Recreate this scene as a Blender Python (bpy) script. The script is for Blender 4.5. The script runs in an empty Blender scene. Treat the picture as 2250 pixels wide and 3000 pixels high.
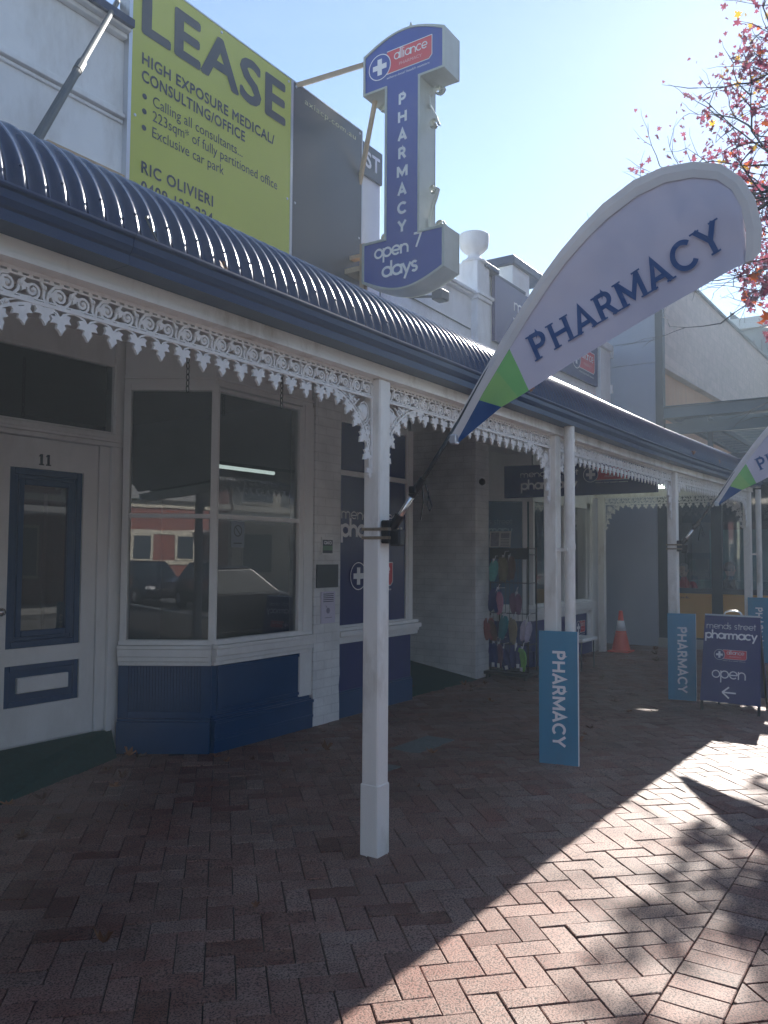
import bpy, bmesh, math, random
from math import sin, cos, pi, radians, sqrt, atan2
from mathutils import Vector, Matrix
random.seed(7)
S = bpy.context.scene
COL = S.collection

# ------------------------------------------------------------------ camera, sky, sun, exposure
YAW, PITCH, ROLL, EYE = radians(33.95), radians(3.0035), radians(0.342), 1.6
fw = Vector((cos(PITCH)*cos(YAW), cos(PITCH)*sin(YAW), sin(PITCH)))
rt0 = Vector((sin(YAW), -cos(YAW), 0)); up0 = rt0.cross(fw)
rt = cos(ROLL)*rt0 + sin(ROLL)*up0
up = -sin(ROLL)*rt0 + cos(ROLL)*up0
cd = bpy.data.cameras.new('camera'); cam = bpy.data.objects.new('camera', cd); COL.objects.link(cam)
cam.matrix_world = Matrix(((rt.x, up.x, -fw.x, 0), (rt.y, up.y, -fw.y, 0), (rt.z, up.z, -fw.z, EYE), (0, 0, 0, 1)))
cd.sensor_fit = 'VERTICAL'; cd.sensor_height = 24; cd.sensor_width = 18; cd.lens = 24*2423/3000
cd.clip_start = 0.05; cd.clip_end = 3000
S.camera = cam
SUN_EL, SUN_AZ = radians(32.0), radians(7.9)
W = bpy.data.worlds.new('World'); S.world = W; W.use_nodes = True
nt = W.node_tree; nt.nodes.clear()
sky = nt.nodes.new('ShaderNodeTexSky'); sky.sky_type = 'NISHITA'; sky.sun_disc = False
sky.sun_elevation = SUN_EL; sky.sun_rotation = pi/2 - SUN_AZ
sky.air_density = 1.0; sky.dust_density = 0.12; sky.ozone_density = 2.2; sky.altitude = 10
bg = nt.nodes.new('ShaderNodeBackground'); bg.inputs['Strength'].default_value = 0.05
wo = nt.nodes.new('ShaderNodeOutputWorld')
nt.links.new(sky.outputs[0], bg.inputs[0]); nt.links.new(bg.outputs[0], wo.inputs[0])
sd = bpy.data.lights.new('sun', 'SUN'); sd.energy = 3.4; sd.angle = radians(0.53); sd.color = (1.0, 0.95, 0.87)
so = bpy.data.objects.new('sun', sd); COL.objects.link(so)
sdir = Vector((cos(SUN_EL)*cos(SUN_AZ), cos(SUN_EL)*sin(SUN_AZ), sin(SUN_EL)))
so.rotation_euler = sdir.to_track_quat('Z', 'Y').to_euler(); so.location = (20, 5, 20)
S.view_settings.view_transform = 'Standard'; S.view_settings.look = 'None'
S.view_settings.gamma = 1; S.view_settings.use_curve_mapping = False
S.view_settings.exposure = 2.08
S.cycles.max_bounces = 8; S.cycles.diffuse_bounces = 4; S.cycles.glossy_bounces = 4
S.cycles.transparent_max_bounces = 12; S.cycles.transmission_bounces = 6
S.cycles.use_denoising = True
S.cycles.sample_clamp_indirect = 6

# ------------------------------------------------------------------ materials
MATS = {}
def mat(name, col, rough=0.6, var=0.0, scale=6.0, bump=0.0, bscale=60.0, metal=0.0, spec=0.5, emit=None, estr=0,
        grime=None, gscale=2.0, gamt=0.5, objrand=0.0, attr=None, trans=0.0, stretch=None):
    m = bpy.data.materials.new(name); m.use_nodes = True; MATS[name] = m
    n = m.node_tree.nodes; l = m.node_tree.links
    b = n['Principled BSDF']; b.inputs['Roughness'].default_value = rough; b.inputs['Metallic'].default_value = metal
    b.inputs['Specular IOR Level'].default_value = spec
    b.inputs['Base Color'].default_value = (*col, 1)
    tc = n.new('ShaderNodeTexCoord'); vec = tc.outputs['Object']
    if stretch:
        mp = n.new('ShaderNodeMapping'); mp.inputs['Scale'].default_value = stretch
        l.new(vec, mp.inputs[0]); vec = mp.outputs[0]
    cur = None
    if var or objrand or attr or grime:
        rgb = n.new('ShaderNodeRGB'); rgb.outputs[0].default_value = (*col, 1); cur = rgb.outputs[0]
    if attr:
        at = n.new('ShaderNodeAttribute'); at.attribute_name = attr
        hs = n.new('ShaderNodeHueSaturation'); l.new(cur, hs.inputs['Color']); l.new(at.outputs['Fac'], hs.inputs['Value']); cur = hs.outputs[0]
    if objrand:
        oi = n.new('ShaderNodeObjectInfo'); mr = n.new('ShaderNodeMapRange')
        mr.inputs[3].default_value = 1-objrand; mr.inputs[4].default_value = 1+objrand
        l.new(oi.outputs['Random'], mr.inputs[0])
        hs = n.new('ShaderNodeHueSaturation'); l.new(cur, hs.inputs['Color']); l.new(mr.outputs[0], hs.inputs['Value']); cur = hs.outputs[0]
    if var:
        nz = n.new('ShaderNodeTexNoise'); nz.inputs['Scale'].default_value = scale; nz.inputs['Detail'].default_value = 6
        nz.inputs['Roughness'].default_value = 0.65
        l.new(vec, nz.inputs['Vector']); mr = n.new('ShaderNodeMapRange')
        mr.inputs[1].default_value = 0.25; mr.inputs[2].default_value = 0.75
        mr.inputs[3].default_value = 1-var; mr.inputs[4].default_value = 1+var*0.6
        l.new(nz.outputs[0], mr.inputs[0])
        hs = n.new('ShaderNodeHueSaturation'); l.new(cur, hs.inputs['Color']); l.new(mr.outputs[0], hs.inputs['Value']); cur = hs.outputs[0]
    if grime:
        nz = n.new('ShaderNodeTexNoise'); nz.inputs['Scale'].default_value = gscale; nz.inputs['Detail'].default_value = 8
        nz.inputs['Roughness'].default_value = 0.7
        mp = n.new('ShaderNodeMapping'); mp.inputs['Scale'].default_value = (1, 1, 0.35)
        l.new(tc.outputs['Object'], mp.inputs[0]); l.new(mp.outputs[0], nz.inputs['Vector'])
        rp = n.new('ShaderNodeValToRGB'); rp.color_ramp.elements[0].position = 0.48; rp.color_ramp.elements[1].position = 0.72
        rp.color_ramp.elements[1].color = (gamt, gamt, gamt, 1)
        l.new(nz.outputs[0], rp.inputs[0])
        mx = n.new('ShaderNodeMixRGB'); l.new(rp.outputs[0], mx.inputs[0]); l.new(cur, mx.inputs[1]); mx.inputs[2].default_value = (*grime, 1); cur = mx.outputs[0]
    if cur is not None: l.new(cur, b.inputs['Base Color'])
    if bump:
        nz = n.new('ShaderNodeTexNoise'); nz.inputs['Scale'].default_value = bscale; nz.inputs['Detail'].default_value = 5
        l.new(vec, nz.inputs['Vector'])
        bp = n.new('ShaderNodeBump'); bp.inputs['Strength'].default_value = bump; bp.inputs['Distance'].default_value = 0.01
        l.new(nz.outputs[0], bp.inputs['Height']); l.new(bp.outputs[0], b.inputs['Normal'])
    if emit:
        b.inputs['Emission Color'].default_value = (*emit, 1); b.inputs['Emission Strength'].default_value = estr
    if trans:
        tr = n.new('ShaderNodeBsdfTranslucent'); mx = n.new('ShaderNodeMixShader'); mx.inputs[0].default_value = trans
        if cur is not None: l.new(cur, tr.inputs[0])
        else: tr.inputs[0].default_value = (*col, 1)
        l.new(b.outputs[0], mx.inputs[1]); l.new(tr.outputs[0], mx.inputs[2])
        l.new(mx.outputs[0], n['Material Output'].inputs[0])
    return m

def glass_mat(name, tint=(0.82, 0.86, 0.86), ior=1.5, boost=1.0):
    m = bpy.data.materials.new(name); m.use_nodes = True; MATS[name] = m
    n = m.node_tree.nodes; l = m.node_tree.links; n.clear()
    o = n.new('ShaderNodeOutputMaterial'); t = n.new('ShaderNodeBsdfTransparent'); t.inputs[0].default_value = (*tint, 1)
    g = n.new('ShaderNodeBsdfGlossy'); g.inputs['Roughness'].default_value = 0.0; g.inputs[0].default_value = (0.95, 0.97, 1, 1)
    f = n.new('ShaderNodeFresnel'); f.inputs[0].default_value = ior
    mu = n.new('ShaderNodeMath'); mu.operation = 'MULTIPLY'; mu.inputs[1].default_value = boost; mu.use_clamp = True
    nz = n.new('ShaderNodeTexNoise'); nz.inputs['Scale'].default_value = 1.3
    tc = n.new('ShaderNodeTexCoord'); l.new(tc.outputs['Object'], nz.inputs['Vector'])
    bp = n.new('ShaderNodeBump'); bp.inputs['Strength'].default_value = 0.035; bp.inputs['Distance'].default_value = 0.02
    l.new(nz.outputs[0], bp.inputs['Height']); l.new(bp.outputs[0], g.inputs['Normal'])
    x = n.new('ShaderNodeMixShader'); l.new(f.outputs[0], mu.inputs[0]); l.new(mu.outputs[0], x.inputs[0])
    l.new(t.outputs[0], x.inputs[1]); l.new(g.outputs[0], x.inputs[2]); l.new(x.outputs[0], o.inputs[0])
    return m

def paver_mat(name, col):
    m = mat(name, col, rough=0.62, spec=0.18, attr='tone')
    n = m.node_tree.nodes; l = m.node_tree.links; b = n['Principled BSDF']
    cur = b.inputs['Base Color'].links[0].from_socket
    geo = n.new('ShaderNodeNewGeometry')
    at = n.new('ShaderNodeAttribute'); at.attribute_name = 'hue'
    # warm / grey mix per paver, cloudy inside each paver
    nz = n.new('ShaderNodeTexNoise'); nz.inputs['Scale'].default_value = 9; nz.inputs['Detail'].default_value = 5
    l.new(geo.outputs['Position'], nz.inputs['Vector'])
    ad = n.new('ShaderNodeMath'); ad.operation = 'MULTIPLY_ADD'; ad.inputs[1].default_value = 0.9; l.new(nz.outputs[0], ad.inputs[0]); l.new(at.outputs['Fac'], ad.inputs[2]); ad.use_clamp = True
    mx = n.new('ShaderNodeMixRGB'); l.new(ad.outputs[0], mx.inputs[0]); l.new(cur, mx.inputs[1])
    mx.inputs[2].default_value = (0.345, 0.25, 0.208, 1)
    # dark ironspots
    vo = n.new('ShaderNodeTexNoise'); vo.inputs['Scale'].default_value = 115; vo.inputs['Detail'].default_value = 3; vo.inputs['Roughness'].default_value = 0.7
    l.new(geo.outputs['Position'], vo.inputs['Vector'])
    rp = n.new('ShaderNodeValToRGB'); rp.color_ramp.elements[0].position = 0.42; rp.color_ramp.elements[1].position = 0.51
    rp.color_ramp.elements[0].color = (0.16, 0.15, 0.15, 1); rp.color_ramp.elements[1].color = (1, 1, 1, 1)
    l.new(vo.outputs[0], rp.inputs[0])
    m2 = n.new('ShaderNodeMixRGB'); m2.blend_type = 'MULTIPLY'; m2.inputs[0].default_value = 0.95; l.new(mx.outputs[0], m2.inputs[1]); l.new(rp.outputs[0], m2.inputs[2])
    # large worn and dirty areas
    n3 = n.new('ShaderNodeTexNoise'); n3.inputs['Scale'].default_value = 1.1; n3.inputs['Detail'].default_value = 7
    l.new(geo.outputs['Position'], n3.inputs['Vector']); mr = n.new('ShaderNodeMapRange'); mr.inputs[1].default_value = 0.3; mr.inputs[2].default_value = 0.7
    mr.inputs[3].default_value = 0.78; mr.inputs[4].default_value = 1.15; l.new(n3.outputs[0], mr.inputs[0])
    hs = n.new('ShaderNodeHueSaturation'); l.new(m2.outputs[0], hs.inputs['Color']); l.new(mr.outputs[0], hs.inputs['Value'])
    # flattened gum spots and oil marks
    vg = n.new('ShaderNodeTexVoronoi'); vg.inputs['Scale'].default_value = 2.6; l.new(geo.outputs['Position'], vg.inputs['Vector'])
    rg = n.new('ShaderNodeValToRGB'); rg.color_ramp.elements[0].position = 0.035; rg.color_ramp.elements[1].position = 0.06; rg.color_ramp.elements[0].color = (.35, .35, .35, 1)
    l.new(vg.outputs['Distance'], rg.inputs[0]); m3 = n.new('ShaderNodeMixRGB'); m3.blend_type = 'MULTIPLY'; m3.inputs[0].default_value = 1.0
    l.new(hs.outputs[0], m3.inputs[1]); l.new(rg.outputs[0], m3.inputs[2])
    l.new(m3.outputs[0], b.inputs['Base Color'])
    mr2 = n.new('ShaderNodeMapRange'); mr2.inputs[3].default_value = 0.42; mr2.inputs[4].default_value = 0.72; l.new(n3.outputs[0], mr2.inputs[0]); l.new(mr2.outputs[0], b.inputs['Roughness'])
    bp = n.new('ShaderNodeBump'); bp.inputs['Strength'].default_value = 0.55; bp.inputs['Distance'].default_value = 0.004
    l.new(vo.outputs[0], bp.inputs['Height']); l.new(bp.outputs[0], b.inputs['Normal'])
    return m

def brick_mat(name, c1, c2, mortar, sx=1.0, bump=0.4, axes='XZ', bw=0.24, bh=0.086, rough=0.7):
    m = bpy.data.materials.new(name); m.use_nodes = True; MATS[name] = m
    n = m.node_tree.nodes; l = m.node_tree.links; b = n['Principled BSDF']; b.inputs['Roughness'].default_value = rough
    g = n.new('ShaderNodeNewGeometry'); sp = n.new('ShaderNodeSeparateXYZ'); l.new(g.outputs['Position'], sp.inputs[0])
    ad = n.new('ShaderNodeMath'); ad.operation = 'ADD'; l.new(sp.outputs[0], ad.inputs[0]); l.new(sp.outputs[1], ad.inputs[1])
    cb = n.new('ShaderNodeCombineXYZ'); l.new(ad.outputs[0], cb.inputs[0]); l.new(sp.outputs[2], cb.inputs[1])
    br = n.new('ShaderNodeTexBrick'); l.new(cb.outputs[0], br.inputs['Vector']); br.inputs['Scale'].default_value = 1
    br.inputs['Brick Width'].default_value = bw; br.inputs['Row Height'].default_value = bh; br.inputs['Mortar Size'].default_value = 0.006
    br.inputs['Color1'].default_value = (*c1, 1); br.inputs['Color2'].default_value = (*c2, 1); br.inputs['Mortar'].default_value = (*mortar, 1)
    nz = n.new('ShaderNodeTexNoise'); nz.inputs['Scale'].default_value = 5; nz.inputs['Detail'].default_value = 8; l.new(g.outputs['Position'], nz.inputs['Vector'])
    mr = n.new('ShaderNodeMapRange'); mr.inputs[1].default_value = 0.3; mr.inputs[2].default_value = 0.7; mr.inputs[3].default_value = 0.82; mr.inputs[4].default_value = 1.08; l.new(nz.outputs[0], mr.inputs[0])
    hs = n.new('ShaderNodeHueSaturation'); l.new(br.outputs[0], hs.inputs['Color']); l.new(mr.outputs[0], hs.inputs['Value']); l.new(hs.outputs[0], b.inputs['Base Color'])
    n2 = n.new('ShaderNodeTexNoise'); n2.inputs['Scale'].default_value = 40; l.new(g.outputs['Position'], n2.inputs['Vector'])
    ma = n.new('ShaderNodeMath'); ma.operation = 'MULTIPLY_ADD'; ma.inputs[1].default_value = -0.5; l.new(br.outputs['Fac'], ma.inputs[0]); l.new(n2.outputs[0], ma.inputs[2])
    bp = n.new('ShaderNodeBump'); bp.inputs['Strength'].default_value = bump; bp.inputs['Distance'].default_value = 0.012
    l.new(ma.outputs[0], bp.inputs['Height']); l.new(bp.outputs[0], b.inputs['Normal'])
    return m

white = mat('white_paint', (0.80, 0.79, 0.77), 0.45, var=0.07, scale=3, bump=0.10, bscale=25, grime=(0.42, 0.39, 0.34), gscale=1.6, gamt=0.35)
postw = mat('post_paint', (0.83, 0.80, 0.75), 0.42, var=0.08, scale=4, bump=0.2, bscale=18, grime=(0.38, 0.32, 0.24), gscale=4, gamt=0.75, stretch=(1, 1, 0.25))
lacew = mat('lace_paint', (0.82, 0.80, 0.78), 0.5, var=0.06, scale=30, grime=(0.4, 0.36, 0.33), gscale=12, gamt=0.3)
render_w = mat('white_render', (0.80, 0.80, 0.80), 0.7, var=0.08, scale=2, bump=0.25, bscale=14, grime=(0.46, 0.43, 0.40), gscale=1.6, gamt=0.7)
pbrick = brick_mat('painted_brick', (0.78, 0.775, 0.76), (0.74, 0.735, 0.72), (0.66, 0.655, 0.64), bump=0.35)
navy = mat('navy_colorbond', (0.012, 0.026, 0.075), 0.2, spec=0.4, var=0.12, scale=4, grime=(.035, .045, .07), gscale=2.5, gamt=0.6, bump=0.04, bscale=9)
navyg = mat('navy_gutter', (0.010, 0.034, 0.10), 0.35, spec=0.2, var=0.15, scale=3, stretch=(0.4, 6, 6))
bluep = mat('blue_door_paint', (0.002, 0.047, 0.14), 0.5, spec=0.3, var=0.12, scale=5, bump=0.08, bscale=30)
pplinth = mat('royal_blue_paint', (0.016, 0.028, 0.14), 0.5, spec=0.3, var=0.12, scale=4, bump=0.08, bscale=30, grime=(0.03, 0.06, 0.12), gscale=2, gamt=0.5)
vinyl = mat('dark_blue_vinyl', (0.022, 0.032, 0.135), 0.25, var=0.06, scale=2)
vinylteal = mat('teal_vinyl', (0.02, 0.10, 0.2), 0.25, var=0.1, scale=2)
signblue = mat('sign_blue', (0.008, 0.05, 0.32), 0.3, var=0.05, scale=3)
navysign = mat('navy_sign', (0.018, 0.026, 0.14), 0.35, var=0.06, scale=3)
tealboard = mat('teal_board', (0.0, 0.20, 0.36), 0.3, var=0.06, scale=3, grime=(0.02, 0.1, 0.16), gscale=3, gamt=0.35)
yellowgreen = mat('lime_sign', (0.50, 0.52, 0.06), 0.4, var=0.05, scale=2)
slate = mat('slate_sign', (0.028, 0.040, 0.062), 0.35, var=0.06, scale=2)
ink = mat('dark_print', (0.025, 0.035, 0.05), 0.4, var=0.05)
prw = mat('white_print', (0.78, 0.78, 0.8), 0.4, var=0.03)
prb = mat('navy_print', (0.02, 0.035, 0.13), 0.4, var=0.03)
redp = mat('red_print', (0.62, 0.035, 0.06), 0.4, var=0.04)
pinkp = mat('pale_red_print', (0.8, 0.45, 0.47), 0.4, var=0.03)
oliv = mat('pale_yellow_print', (0.6, 0.6, 0.4), 0.4, var=0.03)
signmetal = mat('sign_metal', (0.42, 0.45, 0.42), 0.4, var=0.12, scale=4, grime=(0.3, 0.31, 0.24), gscale=3, gamt=0.6)
alu = mat('aluminium', (0.6, 0.62, 0.66), 0.3, metal=0.6, var=0.06)
galv = mat('galvanised_steel', (0.065, 0.072, 0.07), 0.6, metal=0.0, var=0.2, scale=12)
chrome = mat('chrome_tube', (0.72, 0.7, 0.68), 0.16, metal=1.0, var=0.05)
black = mat('black_plastic', (0.012, 0.012, 0.014), 0.45, var=0.1)
rusty = mat('rusty_band', (0.3, 0.24, 0.17), 0.5, metal=0.4, var=0.4, scale=40)
strutm = mat('tan_strut', (0.5, 0.36, 0.22), 0.55, var=0.15, scale=8)
carpet = mat('green_carpet', (0.006, 0.05, 0.045), 0.95, var=0.3, scale=25, bump=0.6, bscale=220, spec=0.1)
cone_o = mat('cone_orange', (0.72, 0.06, 0.03), 0.45, var=0.08)
glass = glass_mat('window_glass', boost=2.4)
dglass = glass_mat('dark_window_glass', tint=(0.5, 0.55, 0.56), boost=1.7)
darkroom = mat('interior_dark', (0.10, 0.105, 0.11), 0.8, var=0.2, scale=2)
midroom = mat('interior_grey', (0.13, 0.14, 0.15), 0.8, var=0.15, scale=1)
tealroom = mat('interior_teal', (0.12, 0.26, 0.28), 0.8, var=0.3, scale=2)
tube = mat('fluorescent_tube', (0.9, 0.95, 0.9), 0.4, emit=(0.85, 1.0, 0.95), estr=0.16)
sleeve = mat('flag_sleeve', (0.74, 0.70, 0.67), 0.8, var=0.06, scale=6, trans=0.12, bump=0.15, bscale=20)
sail = mat('flag_sail', (0.53, 0.495, 0.57), 0.85, var=0.04, scale=3, trans=0.015, bump=0.1, bscale=7)
flagtext = mat('flag_blue_print', (0.075, 0.13, 0.28), 0.85, var=0.05, trans=0.2)
flag_navy = mat('flag_navy', (0.02, 0.06, 0.17), 0.85, trans=0.04, var=0.05)
flag_green = mat('flag_green', (0.15, 0.37, 0.13), 0.85, trans=0.04, var=0.05)
flag_lime = mat('flag_lime', (0.20, 0.38, 0.13), 0.85, trans=0.04, var=0.05)
greywall = mat('grey_render', (0.36, 0.39, 0.46), 0.8, var=0.07, scale=1.2, bump=0.15, bscale=30)
darksteel = mat('dark_steel', (0.035, 0.05, 0.065), 0.45, var=0.15, scale=5)
steelblue = mat('grey_steel', (0.10, 0.15, 0.18), 0.5, var=0.12, scale=4)
clad = brick_mat('pale_cladding', (0.56, 0.46, 0.42), (0.50, 0.42, 0.38), (0.42, 0.35, 0.33), bump=0.4, bw=0.9, bh=0.2)
timber = mat('tan_timber', (0.5, 0.27, 0.14), 0.6, var=0.2, scale=3, stretch=(3, 3, 0.3))
ochre = mat('ochre_panel', (0.56, 0.30, 0.07), 0.5, var=0.08, scale=3)
bark = mat('bark', (0.07, 0.055, 0.05), 0.85, var=0.35, scale=14, bump=0.6, bscale=30)
leaf_red = mat('autumn_leaf_purple', (0.23, 0.055, 0.09), 0.55, objrand=0, trans=0.6, var=0.5, scale=1.5)
leaf_org = mat('autumn_leaf_orange', (0.52, 0.11, 0.02), 0.55, trans=0.5, var=0.5, scale=2)
leaf_yel = mat('autumn_leaf_yellow', (0.6, 0.36, 0.03), 0.55, trans=0.5, var=0.4, scale=2)
leaf_dry = mat('fallen_leaf_brown', (0.20, 0.085, 0.035), 0.7, objrand=0.45, var=0.35, scale=30, trans=0.1)
leaf_grn = mat('street_foliage', (0.05, 0.09, 0.025), 0.6, trans=0.35, var=0.4, scale=2)
sand = mat('joint_sand', (0.036, 0.033, 0.032), 0.95, var=0.3, scale=40, bump=0.4, bscale=150)
asphalt = mat('asphalt', (0.15, 0.148, 0.145), 0.85, var=0.25, scale=3, bump=0.4, bscale=120)
concrete = mat('concrete', (0.38, 0.37, 0.35), 0.85, var=0.2, scale=4, bump=0.3, bscale=60)
pitlid = mat('pit_lid_concrete', (0.16, 0.17, 0.16), 0.8, var=0.35, scale=30, bump=0.5, bscale=120)
earth = mat('ground_far', (0.16, 0.15, 0.12), 0.95, var=0.3, scale=0.3)
pav1 = paver_mat('clay_paver', (0.215, 0.088, 0.066))
redbrick = brick_mat('red_brick', (0.28, 0.07, 0.045), (0.22, 0.055, 0.04), (0.35, 0.32, 0.3), bump=0.4)
creamw = mat('cream_render', (0.6, 0.55, 0.45), 0.8, var=0.08, scale=1)
tileroof = mat('tile_roof', (0.3, 0.29, 0.28), 0.7, var=0.3, scale=8)
carblue = mat('blue_car_paint', (0.02, 0.12, 0.22), 0.15, spec=0.6, var=0.03)
cargrey = mat('dark_car_paint', (0.04, 0.04, 0.05), 0.15, spec=0.6, var=0.03)
carwhite = mat('white_car_paint', (0.7, 0.7, 0.7), 0.15, spec=0.6, var=0.03)
rubber = mat('rubber', (0.02, 0.02, 0.02), 0.8, var=0.1)
tail = mat('tail_light_red', (0.5, 0.02, 0.02), 0.2, var=0.02)
skin = mat('skin', (0.5, 0.3, 0.23), 0.5, var=0.06, scale=12)
hair = mat('grey_hair', (0.2, 0.18, 0.16), 0.7, var=0.25, scale=40)
hairb = mat('brown_hair', (0.08, 0.045, 0.03), 0.7, var=0.25, scale=40)
redshirt = mat('red_shirt', (0.5, 0.04, 0.07), 0.8, var=0.1)
paleshirt = mat('pale_pink_top', (0.55, 0.45, 0.45), 0.8, var=0.1)
darkcloth = mat('dark_trousers', (0.04, 0.045, 0.06), 0.85, var=0.15)
def fab(name, c): return mat(name, c, 0.9, var=0.25, scale=25, bump=0.4, bscale=120)
fabs = {k: fab('slipper_'+k, c) for k, c in dict(aqua=(0.14, 0.50, 0.46), khaki=(0.28, 0.25, 0.15), pink=(0.68, 0.32, 0.46), plum=(0.2, 0.09, 0.16),
        teal=(0.08, 0.36, 0.42), tan=(0.45, 0.37, 0.24), lilac=(0.60, 0.55, 0.70), navy=(0.04, 0.055, 0.2), lime=(0.27, 0.58, 0.16), red=(0.34, 0.1, 0.1),
        grey=(0.2, 0.2, 0.22), brown=(0.2, 0.12, 0.09)).items()}

# ------------------------------------------------------------------ mesh builder
class MB:
    def __init__(s): s.v = []; s.f = []; s.a = []
    def add(s, vs, fs):
        o = len(s.v); s.v += [tuple(p) for p in vs]; s.f += [tuple(i+o for i in f) for f in fs]; return s
    def box(s, x0, x1, y0, y1, z0, z1):
        return s.hexa([(x0, y0, z0), (x1, y0, z0), (x1, y1, z0), (x0, y1, z0), (x0, y0, z1), (x1, y0, z1), (x1, y1, z1), (x0, y1, z1)])
    def hexa(s, p): return s.add(p, [(0, 3, 2, 1), (4, 5, 6, 7), (0, 1, 5, 4), (1, 2, 6, 5), (2, 3, 7, 6), (3, 0, 4, 7)])
    def bbox(s, x0, x1, y0, y1, z0, z1, b=0.006):   # box with chamfered vertical and horizontal edges
        bm = bmesh.new(); bmesh.ops.create_cube(bm, size=1)
        for v in bm.verts: v.co = Vector(((x0+x1)/2+v.co.x*(x1-x0), (y0+y1)/2+v.co.y*(y1-y0), (z0+z1)/2+v.co.z*(z1-z0)))
        bmesh.ops.bevel(bm, geom=bm.edges[:], offset=b, segments=1, affect='EDGES')
        return s.bm(bm)
    def bm(s, bm):
        bm.verts.ensure_lookup_table(); bm.verts.index_update()
        s.add([v.co[:] for v in bm.verts], [[v.index for v in f.verts] for f in bm.faces]); bm.free(); return s
    def prism(s, poly, ext):           # poly: list of 3D points, ext: 3D vector
        n = len(poly); e = Vector(ext); P = [Vector(p) for p in poly]
        vs = [p[:] for p in P]+[(p+e)[:] for p in P]
        fs = [tuple(range(n))[::-1], tuple(range(n, 2*n))]+[(i, (i+1) % n, n+(i+1) % n, n+i) for i in range(n)]
        return s.add(vs, fs)
    def face(s, poly): return s.add(poly, [tuple(range(len(poly)))])
    def tube(s, pts, r, n=6, cap=True, flat=None):
        pts = [Vector(p) for p in pts]; m = len(pts); rs = r if isinstance(r, (list, tuple)) else [r]*m
        vs = []; fs = []; ref = None
        for i, p in enumerate(pts):
            t = (pts[min(i+1, m-1)]-pts[max(i-1, 0)])
            if t.length < 1e-9: t = Vector((0, 0, 1))
            t.normalize()
            if flat is not None: a = Vector(flat)
            else:
                a = ref if ref is not None else (Vector((0, 0, 1)) if abs(t.z) < 0.9 else Vector((1, 0, 0)))
            a = (a-t*a.dot(t)); a.normalize(); b = t.cross(a); ref = a
            for k in range(n):
                th = 2*pi*(k+0.5)/n; vs.append((p+a*cos(th)*rs[i]+b*sin(th)*rs[i])[:])
        for i in range(m-1):
            for k in range(n): fs.append((i*n+k, i*n+(k+1) % n, (i+1)*n+(k+1) % n, (i+1)*n+k))
        if cap: fs += [tuple(range(n))[::-1], tuple((m-1)*n+k for k in range(n))]
        return s.add(vs, fs)
    def lathe(s, prof, c, n=24, axis='Z'):
        vs = []; fs = []; m = len(prof)
        for (r, h) in prof:
            for k in range(n):
                a = 2*pi*k/n
                vs.append((c[0]+r*cos(a), c[1]+r*sin(a), c[2]+h) if axis == 'Z' else ((c[0]+h, c[1]+r*cos(a), c[2]+r*sin(a)) if axis == 'X' else (c[0]+r*cos(a), c[1]+h, c[2]+r*sin(a))))
        for i in range(m-1):
            for k in range(n): fs.append((i*n+k, i*n+(k+1) % n, (i+1)*n+(k+1) % n, (i+1)*n+k))
        if prof[0][0] > 1e-6: fs.append(tuple(range(n))[::-1])
        if prof[-1][0] > 1e-6: fs.append(tuple((m-1)*n+k for k in range(n)))
        return s.add(vs, fs)
    def xform(s, M):
        s.v = [(M @ Vector(p))[:] for p in s.v]; return s

def mesh_of(name, mb, m, off=(0, 0, 0), smooth=False):
    me = bpy.data.meshes.new(name)
    me.from_pydata([(p[0]-off[0], p[1]-off[1], p[2]-off[2]) for p in mb.v], [], mb.f)
    for mm in (m if isinstance(m, list) else [m]): me.materials.append(mm)
    if smooth: me.shade_smooth()
    me.update(); return me
ORG = {}
def thing(name, label, cat, loc=(0, 0, 0), group=None):
    o = bpy.data.objects.new(name, None); COL.objects.link(o); o.location = loc; o.empty_display_size = 0.1
    o['label'] = label; o['category'] = cat
    if group: o['group'] = group
    ORG[o.name] = tuple(loc); return o
def obj(name, mb, m, parent=None, label=None, cat=None, group=None, kind=None, smooth=False, bevel=0, fixn=True):
    if parent is not None: off = ORG[parent.name]
    elif cat and mb.v:
        n = len(mb.v); off = (sum(p[0] for p in mb.v)/n, sum(p[1] for p in mb.v)/n, min(p[2] for p in mb.v))
    else: off = (0, 0, 0)
    me = mesh_of(name, mb, m, off, smooth)
    if fixn:
        bm = bmesh.new(); bm.from_mesh(me); bmesh.ops.recalc_face_normals(bm, faces=bm.faces[:]); bm.to_mesh(me); bm.free()
    o = bpy.data.objects.new(name, me); COL.objects.link(o)
    ORG[o.name] = off
    if parent is not None: o.parent = parent
    else: o.location = off
    if label: o['label'] = label
    if cat: o['category'] = cat
    if group: o['group'] = group
    if kind: o['kind'] = kind
    if bevel:
        md = o.modifiers.new('edge', 'BEVEL'); md.width = bevel; md.segments = 2; md.limit_method = 'ANGLE'
    return o
def copy_tree(o, loc, label=None):
    def rec(a, par):
        c = a.copy(); COL.objects.link(c)
        if par is not None:
            c.parent = par; c.matrix_parent_inverse = a.matrix_parent_inverse
        for ch in list(a.children): rec(ch, c)
        return c
    c = rec(o, None); c.location = loc
    if label: c['label'] = label
    return c

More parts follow.
